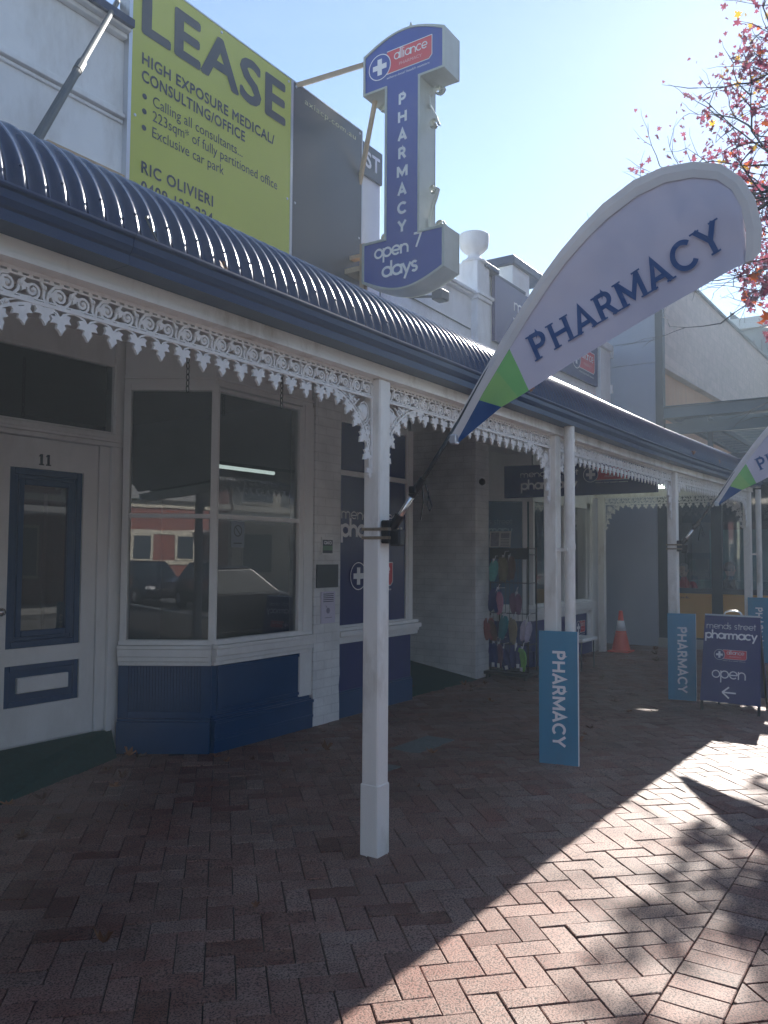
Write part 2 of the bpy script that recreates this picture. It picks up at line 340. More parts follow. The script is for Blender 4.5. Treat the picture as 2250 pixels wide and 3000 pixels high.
# ------------------------------------------------------------------ lettering
class Frame:
    def __init__(s, o, r, u, n=None):
        s.o = Vector(o); s.r = Vector(r).normalized(); s.u = Vector(u).normalized(); s.n = s.r.cross(s.u)
    def at(s, a, b, d=0): return (s.o+s.r*a+s.u*b+s.n*d)[:]
FONT_CACHE = {}
def btext(body, frame, u, v, size, bold=0.0, sx=1.0, align='LEFT', spacing=1.0, d=0.002, width=None, slant=0, out=None):
    cu = bpy.data.curves.new('txt', 'FONT'); cu.body = body; cu.size = 1.0;  cu.space_character = spacing; cu.shear = slant
    cu.resolution_u = 3; cu.fill_mode = 'FRONT'
    o = bpy.data.objects.new('txt', cu); COL.objects.link(o)
    dg = bpy.context.evaluated_depsgraph_get(); me = bpy.data.meshes.new_from_object(o.evaluated_get(dg))
    vs = [x.co.copy() for x in me.vertices]; fs = [tuple(p.vertices) for p in me.polygons]
    bpy.data.objects.remove(o); bpy.data.curves.remove(cu); bpy.data.meshes.remove(me)
    if not vs: return out or MB()
    x0 = min(p.x for p in vs); x1 = max(p.x for p in vs)
    cap = 0.729 if False else 0.7
    k = size/cap
    if width: sx = width/((x1-x0)*k)
    sh = 0 if align == 'LEFT' else ((x1-x0)*k*sx/2 if align == 'CENTER' else (x1-x0)*k*sx)
    mb = out or MB()
    sh8 = [(0, 0)] if not bold else [(0, 0)]+[(bold*.9*cos(q*pi/4), bold*.9*sin(q*pi/4)) for q in range(8)]
    for q, (ax, ay) in enumerate(sh8):
        mb.add([frame.at(u+(p.x+ax-x0)*k*sx-sh, v+(p.y+ay)*k, d+q*.00006) for p in vs], fs)
    return mb
def arc(cx, cy, r, a0, a1, n=14): return [(cx+r*cos(radians(a0+(a1-a0)*i/n)), cy+r*sin(radians(a0+(a1-a0)*i/n))) for i in range(n+1)]
R_ = 0.42
GL = {'a': (0.98, [arc(.5, .5, R_, 0, 360, 24), [(.92, 0.04), (.92, .96)]]), 'b': (0.98, [arc(.5, .5, R_, 0, 360, 24), [(.08, 0.04), (.08, 1.5)]]),
      'c': (0.92, [arc(.5, .5, R_, 42, 318, 20)]), 'd': (0.98, [arc(.5, .5, R_, 0, 360, 24), [(.92, 0.04), (.92, 1.5)]]),
      'e': (0.98, [[(.92, .48), (.1, .48)], arc(.5, .5, R_, 0, 316, 22)]), 'h': (0.92, [[(.08, 0), (.08, 1.5)], arc(.45, .5, .37, 180, 0, 12)+[(.82, 0)]]),
      'i': (0.30, [[(.12, 0), (.12, .95)], [(.12, 1.22), (.12, 1.36)]]), 'l': (0.30, [[(.12, 0), (.12, 1.5)]]),
      'm': (1.42, [[(.08, 0), (.08, .95)], arc(.38, .58, .30, 180, 0, 10)+[(.68, 0)], arc(.98, .58, .30, 180, 0, 10)+[(1.28, 0)]]),
      'n': (0.92, [[(.08, 0), (.08, .95)], arc(.45, .5, .37, 180, 0, 12)+[(.82, 0)]]), 'o': (0.98, [arc(.5, .5, R_, 0, 360, 24)]),
      'p': (0.98, [arc(.5, .5, R_, 0, 360, 24), [(.08, .96), (.08, -.5)]]), 'r': (0.55, [[(.08, 0), (.08, .95)], arc(.43, .5, .36, 180, 62, 8)]),
      's': (0.68, [arc(.32, .70, .215, 30, 270, 12)+arc(.32, .27, .215, 90, -150, 12)[1:]]), 't': (0.52, [[(.24, 0), (.24, 1.3)], [(.02, .9), (.48, .9)]]),
      'x': (0.8, [[(.06, 0), (.74, .95)], [(.06, .95), (.74, 0)]]), 'y': (0.84, [[(.06, .95), (.43, .08)], [(.80, .95), (.22, -.5)]]), ' ': (0.48, []),
      '7': (0.9, [[(.08, 1.34), (.82, 1.34), (.32, 0)]]), 'u': (0.92, [[(.08, .95), (.08, .45)]+arc(.45, .45, .37, 180, 360, 12)+[(.82, .95)]])}
CAP = {'P': (.74, [[(.09, 0), (.09, .97)], [(.09, .91), (.38, .91)]+arc(.38, .685, .225, 90, -90, 10)+[(.09, .46)]]), 'H': (.88, [[(.09, 0), (.09, .97)], [(.77, 0), (.77, .97)], [(.09, .49), (.77, .49)]]),
       'A': (.88, [[(.05, 0), (.43, .93), (.81, 0)], [(.18, .29), (.68, .29)]]), 'R': (.78, [[(.09, 0), (.09, .97)], [(.09, .91), (.38, .91)]+arc(.38, .685, .225, 90, -90, 10)+[(.09, .46)], [(.40, .46), (.69, 0)]]),
       'M': (1.06, [[(.09, 0), (.09, .97)], [(.97, 0), (.97, .97)], [(.09, .90), (.53, .2), (.97, .90)]]), 'C': (.90, [arc(.50, .485, .43, 42, 318, 22)]),
       'Y': (.86, [[(.05, .97), (.43, .44), (.81, .97)], [(.43, .44), (.43, 0)]])}
def ctext(body, frame, u, v, size, w=.17, width=None, d=0.002, align='LEFT', out=None, track=.12, serif=False):
    mb = out or MB(); tot = sum(CAP[c][0]+track for c in body)-track; kx = width/tot if width else size
    x = u-(tot*kx/2 if align == 'CENTER' else 0)
    for i, c in enumerate(body):
        for j, st in enumerate(CAP[c][1]): ribbon(mb, [(px*kx/size, py) for px, py in st], w, frame, x, v, size, d+.0002*j)
        if serif and c != 'C':
            for st in CAP[c][1]:
                for (px, py) in (st[0], st[-1]):
                    if abs(py) < .02 or abs(py-.97) < .02:
                        yy = .03 if py < .5 else .94; ribbon(mb, [(px*kx/size-.155, yy), (px*kx/size+.155, yy)], .06, frame, x, v, size, d+.001)
        x += (CAP[c][0]+track)*kx
    return mb
def ribbon(mb, pts, w, frame, u, v, s, d):
    n = len(pts); closed = n > 3 and abs(pts[0][0]-pts[-1][0]) < 1e-6 and abs(pts[0][1]-pts[-1][1]) < 1e-6
    L = []; Rr = []
    for i, p in enumerate(pts):
        a = pts[i-1] if i > 0 else (pts[-2] if closed else None); b = pts[i+1] if i < n-1 else (pts[1] if closed else None)
        d1 = Vector((p[0]-a[0], p[1]-a[1])).normalized() if a else None; d2 = Vector((b[0]-p[0], b[1]-p[1])).normalized() if b else None
        if d1 is None: d1 = d2
        if d2 is None: d2 = d1
        t = (d1+d2).normalized(); nn = Vector((-t.y, t.x)); k = w/2/max(0.4, nn.dot(Vector((-d1.y, d1.x))))
        L.append((p[0]+nn.x*k, p[1]+nn.y*k)); Rr.append((p[0]-nn.x*k, p[1]-nn.y*k))
    vs = [frame.at(u+q[0]*s, v+q[1]*s, d) for q in L]+[frame.at(u+q[0]*s, v+q[1]*s, d) for q in Rr]
    mb.add(vs, [(i, n+i, n+i+1, i+1) for i in range(n-1)])
def gtext(body, frame, u, v, xh, w=0.13, align='LEFT', width=None, d=0.002, out=None, track=0.0):
    mb = out or MB(); tot = sum(GL[c][0]+track for c in body)-track; k = xh
    sx = 1.0
    if width: k = width/tot
    u0 = u-(0 if align == 'LEFT' else tot*k/2); x = u0
    ks = k
    for i, c in enumerate(body):
        adv, strokes = GL[c]
        for j, st in enumerate(strokes):
            if width and xh: st = [(px, py*xh/k) for px, py in st]
            ribbon(mb, st, w, frame, x, v, ks, d+0.00012*(i % 2)+0.00025*j)
        x += (adv+track)*k
    return mb
def disc(mb, frame, u, v, r, d, n=28, r2=None):
    if r2 is None: mb.face([frame.at(u+r*cos(2*pi*k/n), v+r*sin(2*pi*k/n), d) for k in range(n)])
    else:
        vs = [frame.at(u+q*cos(2*pi*k/n), v+q*sin(2*pi*k/n), d) for q in (r, r2) for k in range(n)]
        mb.add(vs, [(k, (k+1) % n, n+(k+1) % n, n+k) for k in range(n)])
def rect(mb, frame, u0, u1, v0, v1, d): mb.face([frame.at(u0, v0, d), frame.at(u1, v0, d), frame.at(u1, v1, d), frame.at(u0, v1, d)])
def logo(parent, frame, u, v, w, h, blue, tag=True, shear=0.0, full=True):
    """cross roundel centred left at u, red label to the right; whole logo w wide, h tall, lower left (u,v)"""
    fr = Frame(frame.o, frame.r, frame.u); rr = h/2
    S2 = lambda a, b, d: fr.at(a, b+shear*(a-u), d)
    mb = MB(); x0 = u+h*0.82; x1 = u+w
    mb.face([S2(x0, v+h*.12, .003), (S2(x1-h*.13, v+h*.12, .003)), S2(x1, v+h*.25, .003), S2(x1, v+h*.98, .003), S2(x0, v+h*.98, .003)])
    obj('red_label', mb, redp, parent)
    mb = MB(); e = h*.03
    pts = [(x0, v+h*.12), (x1-h*.13, v+h*.12), (x1, v+h*.25), (x1, v+h*.98), (x0, v+h*.98)]
    for i in range(4):
        a, b = pts[i], pts[i+1]; dx, dy = b[0]-a[0], b[1]-a[1]; L = sqrt(dx*dx+dy*dy); nx, ny = -dy/L*e/2, dx/L*e/2
        mb.face([S2(a[0]+nx, a[1]+ny, .0042), S2(a[0]-nx, a[1]-ny, .0042), S2(b[0]-nx, b[1]-ny, .0042), S2(b[0]+nx, b[1]+ny, .0042)])
    cu, cv = u+rr, v+rr+shear*rr
    disc(mb, fr, cu, cv, rr, .0062, 32, rr*.93)
    a = rr*.2; b = rr*.62
    for (p, q) in ((a, b), (b, a)):
        rect(mb, fr, cu-p, cu+p, cv-q, cv+q, .0066+(.0003 if p < q else 0))
    if full:
        cx = (x0+h*.12+x1)/2; sf = Frame(fr.at(0, 0), fr.r+fr.u*shear, fr.u); kk = sqrt(1+shear*shear)
        gtext('alliance', sf, (cx-u)*kk+u, v+h*.56+shear*0-0, h*.27, .15, 'CENTER', width=(x1-x0)*.74, d=.0045, out=mb) if not shear else None
        if shear:
            t = MB(); base = Frame((0, 0, 0), (1, 0, 0), (0, 1, 0)); gtext('alliance', base, cx, v+h*.56, h*.27, .15, 'CENTER', width=(x1-x0)*.72, d=.0045, out=t)
            mb.add([S2(p[0], p[1], p[2]) for p in t.v], t.f)
    obj('logo_print', mb, prw, parent)
    mb = MB(); disc(mb, fr, cu, cv, rr*.93, .0052, 32); obj('roundel', mb, blue, parent)
    if full:
        t = MB(); base = Frame((0, 0, 0), (1, 0, 0), (0, 1, 0)); cx = (x0+h*.12+x1)/2
        btext('PHARMACY', base, cx, v+h*.30, h*.12, 0, align='CENTER', width=(x1-x0)*.5, d=.0047, out=t)
        obj('label_small_print', MB().add([S2(p[0], p[1], p[2]) for p in t.v], t.f), pinkp, parent)
        t = MB(); btext('where local health matters', base, x0, v-h*.07, h*.09, 0, width=(x1-x0)*.95, d=.003, slant=.35, out=t)
        obj('tagline', MB().add([S2(p[0], p[1], p[2]) for p in t.v], t.f), prw, parent)

# ------------------------------------------------------------------ ground, road, paving
def sheet(name, x0, x1, y0, y1, z, m):
    return obj(name, MB().face([(x0, y0, z), (x1, y0, z), (x1, y1, z), (x0, y1, z)]), m, kind='structure', fixn=False)
sheet('ground', -900, 900, -900, 900, -0.20, earth)
sheet('road', -120, 160, -8.6, -1.0, -0.15, asphalt)
pave = obj('pavement', MB().box(-60, 80, -0.85, 12, -0.19, -0.012), sand, kind='structure')
obj('kerb', MB().bbox(-60, 80, -1.0, -0.85, -0.19, 0.0, 0.015), concrete, pave)
fpave = obj('far_pavement', MB().box(-120, 160, -12.5, -8.6, -0.19, -0.02), concrete, kind='structure')

A = 0.1175; GAP = 0.005
def clipy(poly, ymin, ymax):
    for (sgn, lim) in ((1, ymin), (-1, -ymax)):
        out = []
        for i in range(len(poly)):
            p, q = poly[i], poly[(i+1) % len(poly)]; a, b = sgn*p[1]-lim, sgn*q[1]-lim
            if a >= 0: out.append(p)
            if (a >= 0) != (b >= 0):
                t = a/(a-b); out.append((p[0]+(q[0]-p[0])*t, p[1]+(q[1]-p[1])*t))
        poly = out
        if len(poly) < 3: return []
    return poly
def paver_poly(poly, h=0.012, ch=0.0035, dz=0.0, tilt=(0, 0)):
    cx = sum(p[0] for p in poly)/len(poly); cy = sum(p[1] for p in poly)/len(poly); n = len(poly)
    ring = []
    for k, (ins, z) in enumerate(((0, -h-.002), (0, -0.0025), (ch, 0.0))):
        for p in poly:
            dx, dy = p[0]-cx, p[1]-cy; L = sqrt(dx*dx+dy*dy); f = (L-ins*1.3)/L
            ring.append((cx+dx*f, cy+dy*f, z+dz+tilt[0]*dx+tilt[1]*dy))
    fs = [(k*n+i, k*n+(i+1) % n, (k+1)*n+(i+1) % n, (k+1)*n+i) for k in (0, 1) for i in range(n)]+[tuple(2*n+i for i in range(n))]
    return ring, fs
c45 = cos(pi/4)
polys = []   # (poly, kind angle)
def to_w(u, v): return (c45*(u-v)+3.0, c45*(u+v)+0.4)
def herring(ymin, ymax, xmin, xmax):
    for k in range(-150, 150):
        for m in range(-80, 80):
            for (ox, oy, w, h) in ((0, 0, 2, 1), (0, 1, 1, 2)):
                u, v = (k+2*m+ox)*A, (k-2*m+oy)*A
                cx, cy = to_w(u+w*A/2, v+h*A/2)
                if not (xmin-.1 < cx < xmax and ymin-.2 < cy < ymax+.2): continue
                if cy > 5.05 and not (cx < 4.7 or 7.8 < cx < 9.7 or 9.9 < cx < 11.2 or cx > 13.7): continue
                g = GAP/2
                q = [to_w(u+g, v+g), to_w(u+w*A-g, v+g), to_w(u+w*A-g, v+h*A-g), to_w(u+g, v+h*A-g)]
                full = min(p[1] for p in q) > ymin and max(p[1] for p in q) < ymax
                q = clipy(q, ymin, ymax)
                if len(q) >= 3 and (full or (max(p[1] for p in q)-min(p[1] for p in q) > .012)): polys.append(q)
herring(0.893, 6.2, 0.4, 17.0)
x = 0.3
while x < 17:
    polys.append([(x+GAP/2, .665), (x+.1175-GAP/2, .665), (x+.1175-GAP/2, .889), (x+GAP/2, .889)]); x += .1175
herring(-0.84, 0.661, 0.4, 12.0)
Minv = cam.matrix_world.inverted()
def screen(p):
    q = Minv @ Vector(p); d = -q.z
    if d < 0.2: return None
    return (0.5+q.x/d*2423/2250, 0.5+q.y/d*2423/3000, d)
def area_px(poly):
    s = [screen((p[0], p[1], 0)) for p in poly]
    if any(a is None for a in s): return 0
    cx = sum(a[0] for a in s)/len(s); cy = sum(a[1] for a in s)/len(s)
    if not (-0.005 < cx < 1.005 and -0.005 < cy < 1.005): return 0
    return abs(sum(s[i][0]*s[(i+1) % len(s)][1]-s[(i+1) % len(s)][0]*s[i][1] for i in range(len(s))))
order = sorted(range(len(polys)), key=lambda i: -area_px(polys[i]))
def rnd_tone(): return max(.68, min(1.32, random.gauss(1.0, .13))), max(-.4, min(.3, random.gauss(-.10, .18)))
def set_attr(me, tones):
    for nm, k in (('tone', 0), ('hue', 1)):
        a = me.attributes.new(nm, 'FLOAT', 'FACE'); a.data.foreach_set('value', [t[k] for t in tones])
rest_v, rest_f, rest_t = [], [], []
full_mesh = []
for i in range(16):   # shared paver meshes for full-size pieces, long axis on X
    L, Wd = A-GAP/2, A/2-GAP/2
    vs, fs = paver_poly([(-L, -Wd), (L, -Wd), (L, Wd), (-L, Wd)])
    me = bpy.data.meshes.new('paver'); me.from_pydata(vs, [], fs); me.materials.append(pav1); t = rnd_tone(); set_attr(me, [t]*len(fs)); full_mesh.append(me)
for rank, i in enumerate(order):
    q = polys[i]; dz = random.gauss(0, .0016); tl = (random.gauss(0, .010), random.gauss(0, .010))
    if rank < 300:
        cx = sum(p[0] for p in q)/len(q); cy = sum(p[1] for p in q)/len(q)
        e0 = Vector(q[1])-Vector(q[0]); e1 = Vector(q[2])-Vector(q[1])
        if len(q) == 4 and abs(max(e0.length, e1.length)-2*A+GAP) < .002 and abs(min(e0.length, e1.length)-A+GAP) < .002:
            me = random.choice(full_mesh); e = e0 if e0.length > e1.length else e1
            o = bpy.data.objects.new('paver', me); o.rotation_euler = (tl[0], tl[1], atan2(e.y, e.x)+random.choice((0, pi)))
        else:
            vs, fs = paver_poly([(p[0]-cx, p[1]-cy) for p in q], tilt=tl); me = bpy.data.meshes.new('paver'); me.from_pydata(vs, [], fs)
            me.materials.append(pav1); set_attr(me, [rnd_tone()]*len(fs)); o = bpy.data.objects.new('paver', me)
        COL.objects.link(o); o.parent = pave; o.location = (cx, cy, dz)
    else:
        vs, fs = paver_poly(q, dz=dz, tilt=tl); o0 = len(rest_v); rest_v += vs; rest_f += [tuple(k+o0 for k in f) for f in fs]; rest_t += [rnd_tone()]*len(fs)
me = bpy.data.meshes.new('far_pavers'); me.from_pydata(rest_v, [], rest_f); me.materials.append(pav1); set_attr(me, rest_t)
o = bpy.data.objects.new('far_pavers', me); COL.objects.link(o); o.parent = pave; o['kind'] = 'stuff'

# ------------------------------------------------------------------ shop buildings
def fbox(mb, fr, u0, u1, v0, v1, d0, d1):
    return mb.hexa([fr.at(u0, v0, d1), fr.at(u1, v0, d1), fr.at(u1, v0, d0), fr.at(u0, v0, d0), fr.at(u0, v1, d1), fr.at(u1, v1, d1), fr.at(u1, v1, d0), fr.at(u0, v1, d0)])
def face_frame(P, Q): return Frame((P[0], P[1], 0), (Q[0]-P[0], Q[1]-P[1], 0), (0, 0, 1)), sqrt((Q[0]-P[0])**2+(Q[1]-P[1])**2)
def moulding(root, fr, u0, u1, steps, m, name='sill', bevel=.004):
    mb = MB()
    for (v0, v1, d) in steps: fbox(mb, fr, u0-d*.0, u1, v0, v1-.0015, -.06, d)
    return obj(name, mb, m, root, bevel=bevel)
SILL = [(.70, .735, .03), (.735, .775, .045), (.775, .835, .06), (.835, .865, .07), (.865, .90, .03)]
def window(root, fr, u0, u1, v0, v1, rails, gm, fm, stile=.045, dep=.02, pane_m=None, rail_h=.036):
    """a frame with stiles and rails and one pane per light"""
    w = MB()
    for (a, b) in ((u0-stile, u0), (u1, u1+stile)): fbox(w, fr, a, b, v0-stile*.6, v1+stile, -.05, dep)
    fbox(w, fr, u0, u1, v0-stile*.6, v0, -.05, dep-.003); fbox(w, fr, u0, u1, v1, v1+stile, -.05, dep-.003)
    for r in rails: fbox(w, fr, u0, u1, r-rail_h/2, r+rail_h/2, -.03, dep-.005)
    wf = obj('window_frame', w, fm, root, bevel=.004)
    lv = [v0]+[x for r in rails for x in (r-rail_h/2, r+rail_h/2)]+[v1]
    for i in range(0, len(lv), 2):
        p = MB(); p.face([fr.at(u0, lv[i], -.015), fr.at(u1, lv[i], -.015), fr.at(u1, lv[i+1], -.015), fr.at(u0, lv[i+1], -.015)])
        obj('pane', p, gm if not pane_m else pane_m[i//2], wf, fixn=False)
    return wf

# ---- number 11
sh = thing('shop_building', 'white heritage shop with blue door numbered 11 and a splayed bay window', 'shop', (4.5, 5.2, 0))
b = MB(); b.box(-6, 2.55, 4.97, 5.2, 0, 3.6); b.box(-6, 2.3, 5.2, 5.3, 0, 3.6); obj('front_wall', b, render_w, sh)
b = MB(); b.box(-6, 6.3, 5.0, 5.3, 3.6, 5.44); b.box(4.2, 7.35, 5.02, 5.32, 3.6, 5.98); obj('parapet', b, render_w, sh, bevel=.01)
b = MB()
for (z0, z1, d) in ((4.80, 4.825, .02), (4.835, 4.865, .045), (4.875, 4.90, .02)): b.box(-6, 3.885, 5.0-d, 5.02, z0, z1)
obj('cornice_moulding', b, render_w, sh, bevel=.006)
b = MB(); b.box(-6, 3.885, 4.95, 5.34, 5.44, 5.475); b.box(-6, 3.885, 4.90, 5.36, 5.476, 5.50); obj('parapet_coping', b, white, sh, bevel=.008)
b = MB(); b.prism([(-6, 4.87, 5.50), (-6, 4.87, 5.56), (-6, 5.1, 5.64), (-6, 5.40, 5.56), (-6, 5.40, 5.50)], (9.885, 0, 0)); obj('parapet_capping', b, navyg, sh)
b = MB(); b.box(3.15, 3.75, 5.75, 6.2, 5.2, 6.6); b.box(3.1, 3.8, 5.7, 6.25, 6.6, 6.7); obj('chimney', b, render_w, sh, bevel=.01)
b = MB(); b.box(-6, 3.885, 4.97, 5.0, 4.372, 4.384); b.box(3.25, 3.885, 4.95, 5.0, 4.385, 4.40); obj('flashing', b, strutm, sh)
# recess back wall with door opening
DY = 5.6
b = MB(); b.box(2.3, 2.62, DY, DY+.12, 0, 3.45); b.box(2.62, 4.5, DY+.0, DY+.12, 3.15, 3.45); b.box(2.3, 3.12, DY, DY+.12, 0, 2.46)
b.box(3.12, 4.4, DY+.01, DY+.2, 0, .2); obj('recess_wall', b, white, sh)
b = MB(); b.box(2.5, 6.2, 4.985, 5.7, 3.36, 3.42); obj('recess_ceiling', b, white, sh)
b = MB(); b.box(2.6, 4.46, DY-.05, DY+.08, 2.505, 2.566); b.box(2.6, 4.44, DY-.035, DY+.08, 2.468, 2.503); b.box(2.6, 4.48, DY-.06, DY+.08, 2.525, 2.545)
obj('transom_bar', b, white, sh, bevel=.006)
b = MB(); b.box(4.205, 4.30, DY-.02, DY+.1, .2, 2.466); b.box(4.30, 4.345, DY-.05, DY+.1, .02, 2.466); b.box(4.345, 4.42, DY-.035, DY+.1, .0, 2.466); b.box(3.12, 3.295, DY-.03, DY+.1, .2, 2.466)
b.box(4.34, 4.43, DY-.03, DY+.1, 2.568, 3.36); obj('door_frame', b, white, sh, bevel=.005)
fr = Frame((0, DY, 0), (1, 0, 0), (0, 0, 1))
w = window(sh, fr, 2.65, 4.33, 2.59, 3.13, [], dglass, white, stile=.03, dep=.02)
# door
dm = MB(); dm.box(3.30, 4.20, DY+.02, DY+.06, .205, 2.46)
door = obj('door', MB().box(3.30, 3.447, DY-.005, DY+.05, .205, 2.46).box(4.07, 4.20, DY-.005, DY+.05, .205, 2.46).box(3.447, 4.07, DY-.005, DY+.05, .205, .48)
           .box(3.447, 4.07, DY-.005, DY+.05, .782, .905).box(3.447, 4.07, DY-.005, DY+.05, 2.232, 2.46), white, sh, label='white and blue panelled shop door')
b = MB()
for (x0, x1, z0, z1, y) in ((3.447, 4.07, .905, 2.232, .012), (3.49, 4.03, .95, 2.19, .022), (3.515, 4.0, .975, 2.165, .006)):
    pass
def ring(mb, x0, x1, z0, z1, t, y0, y1):
    mb.box(x0, x0+t, y0, y1, z0, z1); mb.box(x1-t, x1, y0, y1, z0, z1); mb.box(x0+t, x1-t, y0, y1, z0, z0+t); mb.box(x0+t, x1-t, y0, y1, z1-t, z1)
ring(b, 3.447, 4.07, .905, 2.232, .05, DY+.008, DY+.05); ring(b, 3.497, 4.02, .955, 2.182, .03, DY+.016, DY+.05); ring(b, 3.527, 3.99, .985, 2.152, .045, DY+.003, DY+.05)
obj('upper_panel', b, bluep, door, bevel=.006)
b = MB(); b.face([(3.57, DY+.02, 1.03), (3.945, DY+.02, 1.03), (3.945, DY+.02, 2.11), (3.57, DY+.02, 2.11)]); obj('door_pane', b, dglass, door, fixn=False)
b = MB(); ring(b, 3.447, 4.07, .48, .782, .045, DY+.008, DY+.05); b.box(3.49, 4.03, DY+.018, DY+.05, .52, .745); obj('lower_panel', b, bluep, door, bevel=.006)
b = MB(); b.bbox(3.548, 3.972, DY-.012, DY+.02, .578, .69, .004); b.box(3.56, 3.96, DY-.015, DY-.01, .592, .676); obj('letter_plate', b, white, door)
b = MB()
for xx in (3.695, 3.753):
    b.box(xx-.009, xx+.009, DY-.011, DY-.006, 2.27, 2.345); b.box(xx-.02, xx+.02, DY-.011, DY-.006, 2.262, 2.2705); b.prism([(xx-.024, DY-.011, 2.325), (xx-.009, DY-.011, 2.328), (xx-.009, DY-.011, 2.345)], (0, .005, 0))
obj('door_number', b, ink, door, fixn=False)
b = MB(); b.lathe([(.0, -.06), (.028, -.055), (.032, -.04), (.02, -.02), (.014, 0), (.03, .004)], (3.385, DY-.005, 1.18), 14, 'Y'); obj('door_knob', b, chrome, door, smooth=True)
# bay window: splayed side and front
Pa, Pb, Pc = (4.405, 5.545), (4.83, 4.925), (6.085, 4.925)
f1, L1 = face_frame(Pa, Pb); f2, L2 = face_frame(Pb, Pc)
def bay(root, fr, L, wu0, wu1, bead):
    b = MB(); fbox(b, fr, 0, L, 0, .255, -.08, .045); fbox(b, fr, 0, L, .255, .275, -.08, .03)
    if not bead:
        fbox(b, fr, .0, L-.0, .10, .125, .0, .055); fbox(b, fr, 0, L, .235, .262, 0, .06); fbox(b, fr, 0, L-.02, .275, .30, -.05, .022)
    obj('plinth', b, bluep, root, bevel=.006)
    b = MB(); fbox(b, fr, 0, L, .275, .70, -.08, -.002)
    if not bead:
        for (u0, u1, v0, v1) in ((0.06, .10, .32, .69), (L-.14, L-.10, .32, .69)): fbox(b, fr, u0, u1, v0, v1, -.02, .012)
        fbox(b, fr, .10, L-.14, .32, .345, -.02, .012); fbox(b, fr, .10, L-.14, .665, .69, -.02, .012)
    else:
        for (u0, u1) in ((.0, .085), (L-.085, L)): fbox(b, fr, u0, u1, .277, .699, -.02, .014)
        fbox(b, fr, .085, L-.085, .277, .33, -.02, .013)
    pn = obj('base_panel', b, bluep, root, bevel=.004)
    if bead:
        n = 24; w = (L-.17)/n; bm0 = None
        for i in range(n):
            u = .085+i*w; m = MB(); a0, a1 = fr.at(u+.002, .33, 0), None
            m.prism([fr.at(u+.001, .33, -.01), fr.at(u+.003, .33, .006), fr.at(u+w-.004, .33, .006), fr.at(u+w-.001, .33, -.01)], (0, 0, .36)); obj('bead_board', m, bluep, pn)
    moulding(root, fr, 0, L, SILL, white)
    window(root, fr, wu0, wu1, .905, 2.945, [1.912], glass, white, stile=.055 if bead else .03)
    b = MB(); fbox(b, fr, 0, L, 2.99, 3.04, -.06, .012); fbox(b, fr, 0, L, 3.04, 3.06, -.06, .03); fbox(b, fr, 0, L, 3.06, 3.40, -.06, 0); obj('window_head', b, white, root, bevel=.005)
bay(sh, f1, L1, .058, L1-.03, True)
bay(sh, f2, L2, .028, 1.06, False)
b = MB(); fbox(b, f2, 1.092, L2+.01, .30, 3.0, -.06, .018); fbox(b, f2, 1.12, 1.16, .9, 3.0, -.02, .03); obj('bay_architrave', b, white, sh, bevel=.005)
# pier between bay and pharmacy window, ragged paint edge
b = MB(); zz = [i*.11 for i in range(0, 32)]
L_ = [(6.105+random.uniform(-.012, .012)*(1 if z < .75 else .15), z) for z in zz]; R2 = [(6.508+random.uniform(-.012, .006)*(1 if z < .75 else .15), z) for z in zz]
for i in range(len(zz)-1):
    b.hexa([(L_[i][0], 4.895, L_[i][1]), (R2[i][0], 4.895, R2[i][1]), (R2[i][0], 5.2, R2[i][1]), (L_[i][0], 5.2, L_[i][1]), (L_[i+1][0], 4.895, L_[i+1][1]), (R2[i+1][0], 4.895, R2[i+1][1]), (R2[i+1][0], 5.2, R2[i+1][1]), (L_[i+1][0], 5.2, L_[i+1][1])])
pier = obj('brick_pier', b, pbrick, sh)
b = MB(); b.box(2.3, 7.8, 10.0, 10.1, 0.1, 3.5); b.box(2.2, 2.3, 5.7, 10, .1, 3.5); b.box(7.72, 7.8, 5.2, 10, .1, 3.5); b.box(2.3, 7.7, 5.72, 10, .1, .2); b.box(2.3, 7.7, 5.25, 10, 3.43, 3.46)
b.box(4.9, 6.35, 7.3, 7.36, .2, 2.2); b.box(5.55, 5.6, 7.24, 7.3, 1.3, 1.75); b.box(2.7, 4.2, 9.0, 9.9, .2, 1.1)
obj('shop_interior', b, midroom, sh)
for (x0, x1, y, z) in ((6.57, 7.55, 6.7, 2.587),):
    b = MB(); b.tube([(x0, y, z), (x1, y, z)], .022, 8); obj('ceiling_light', b, tube, sh)

# ---- pharmacy
ph = thing('pharmacy_building', 'white pharmacy building with blue window vinyl and an urn on its parapet', 'shop', (9.5, 5.2, 0))
f3 = Frame((0, 4.95, 0), (1, 0, 0), (0, 0, 1))
b = MB(); fbox(b, f3, 6.51, 7.90, 0, .725, -.08, 0); obj('base_panel', b, pplinth, ph, bevel=.004)
b = MB(); fbox(b, f3, 6.50, 7.90, 0, .24, -.0, .03); fbox(b, f3, 6.50, 7.90, .24, .26, 0, .018); obj('plinth', b, bluep, ph, bevel=.006)
moulding(ph, f3, 6.51, 8.02, [(.725, .765, .02), (.765, .80, .04), (.80, .85, .07), (.85, .885, .03)], white)
b = MB(); fbox(b, f3, 7.772, 7.91, .885, 3.0, -.08, .02); fbox(b, f3, 7.80, 7.88, .885, 3.0, 0, .032); fbox(b, f3, 6.51, 7.772, 2.40, 2.452, -.05, .018); fbox(b, f3, 6.51, 7.772, 2.935, 3.0, -.05, .018); fbox(b, f3, 6.51, 7.772, .885, .905, -.05, .018)
obj('window_frame', b, white, ph, bevel=.005)
v1 = obj('window_vinyl', MB().box(6.512, 7.77, 4.95, 4.96, .906, 2.399), vinyl, ph); obj('window_vinyl', MB().box(6.512, 7.77, 4.95, 4.96, 2.453, 2.934), vinyl, ph)
fv = Frame((0, 4.9485, 0), (1, 0, 0), (0, 0, 1))
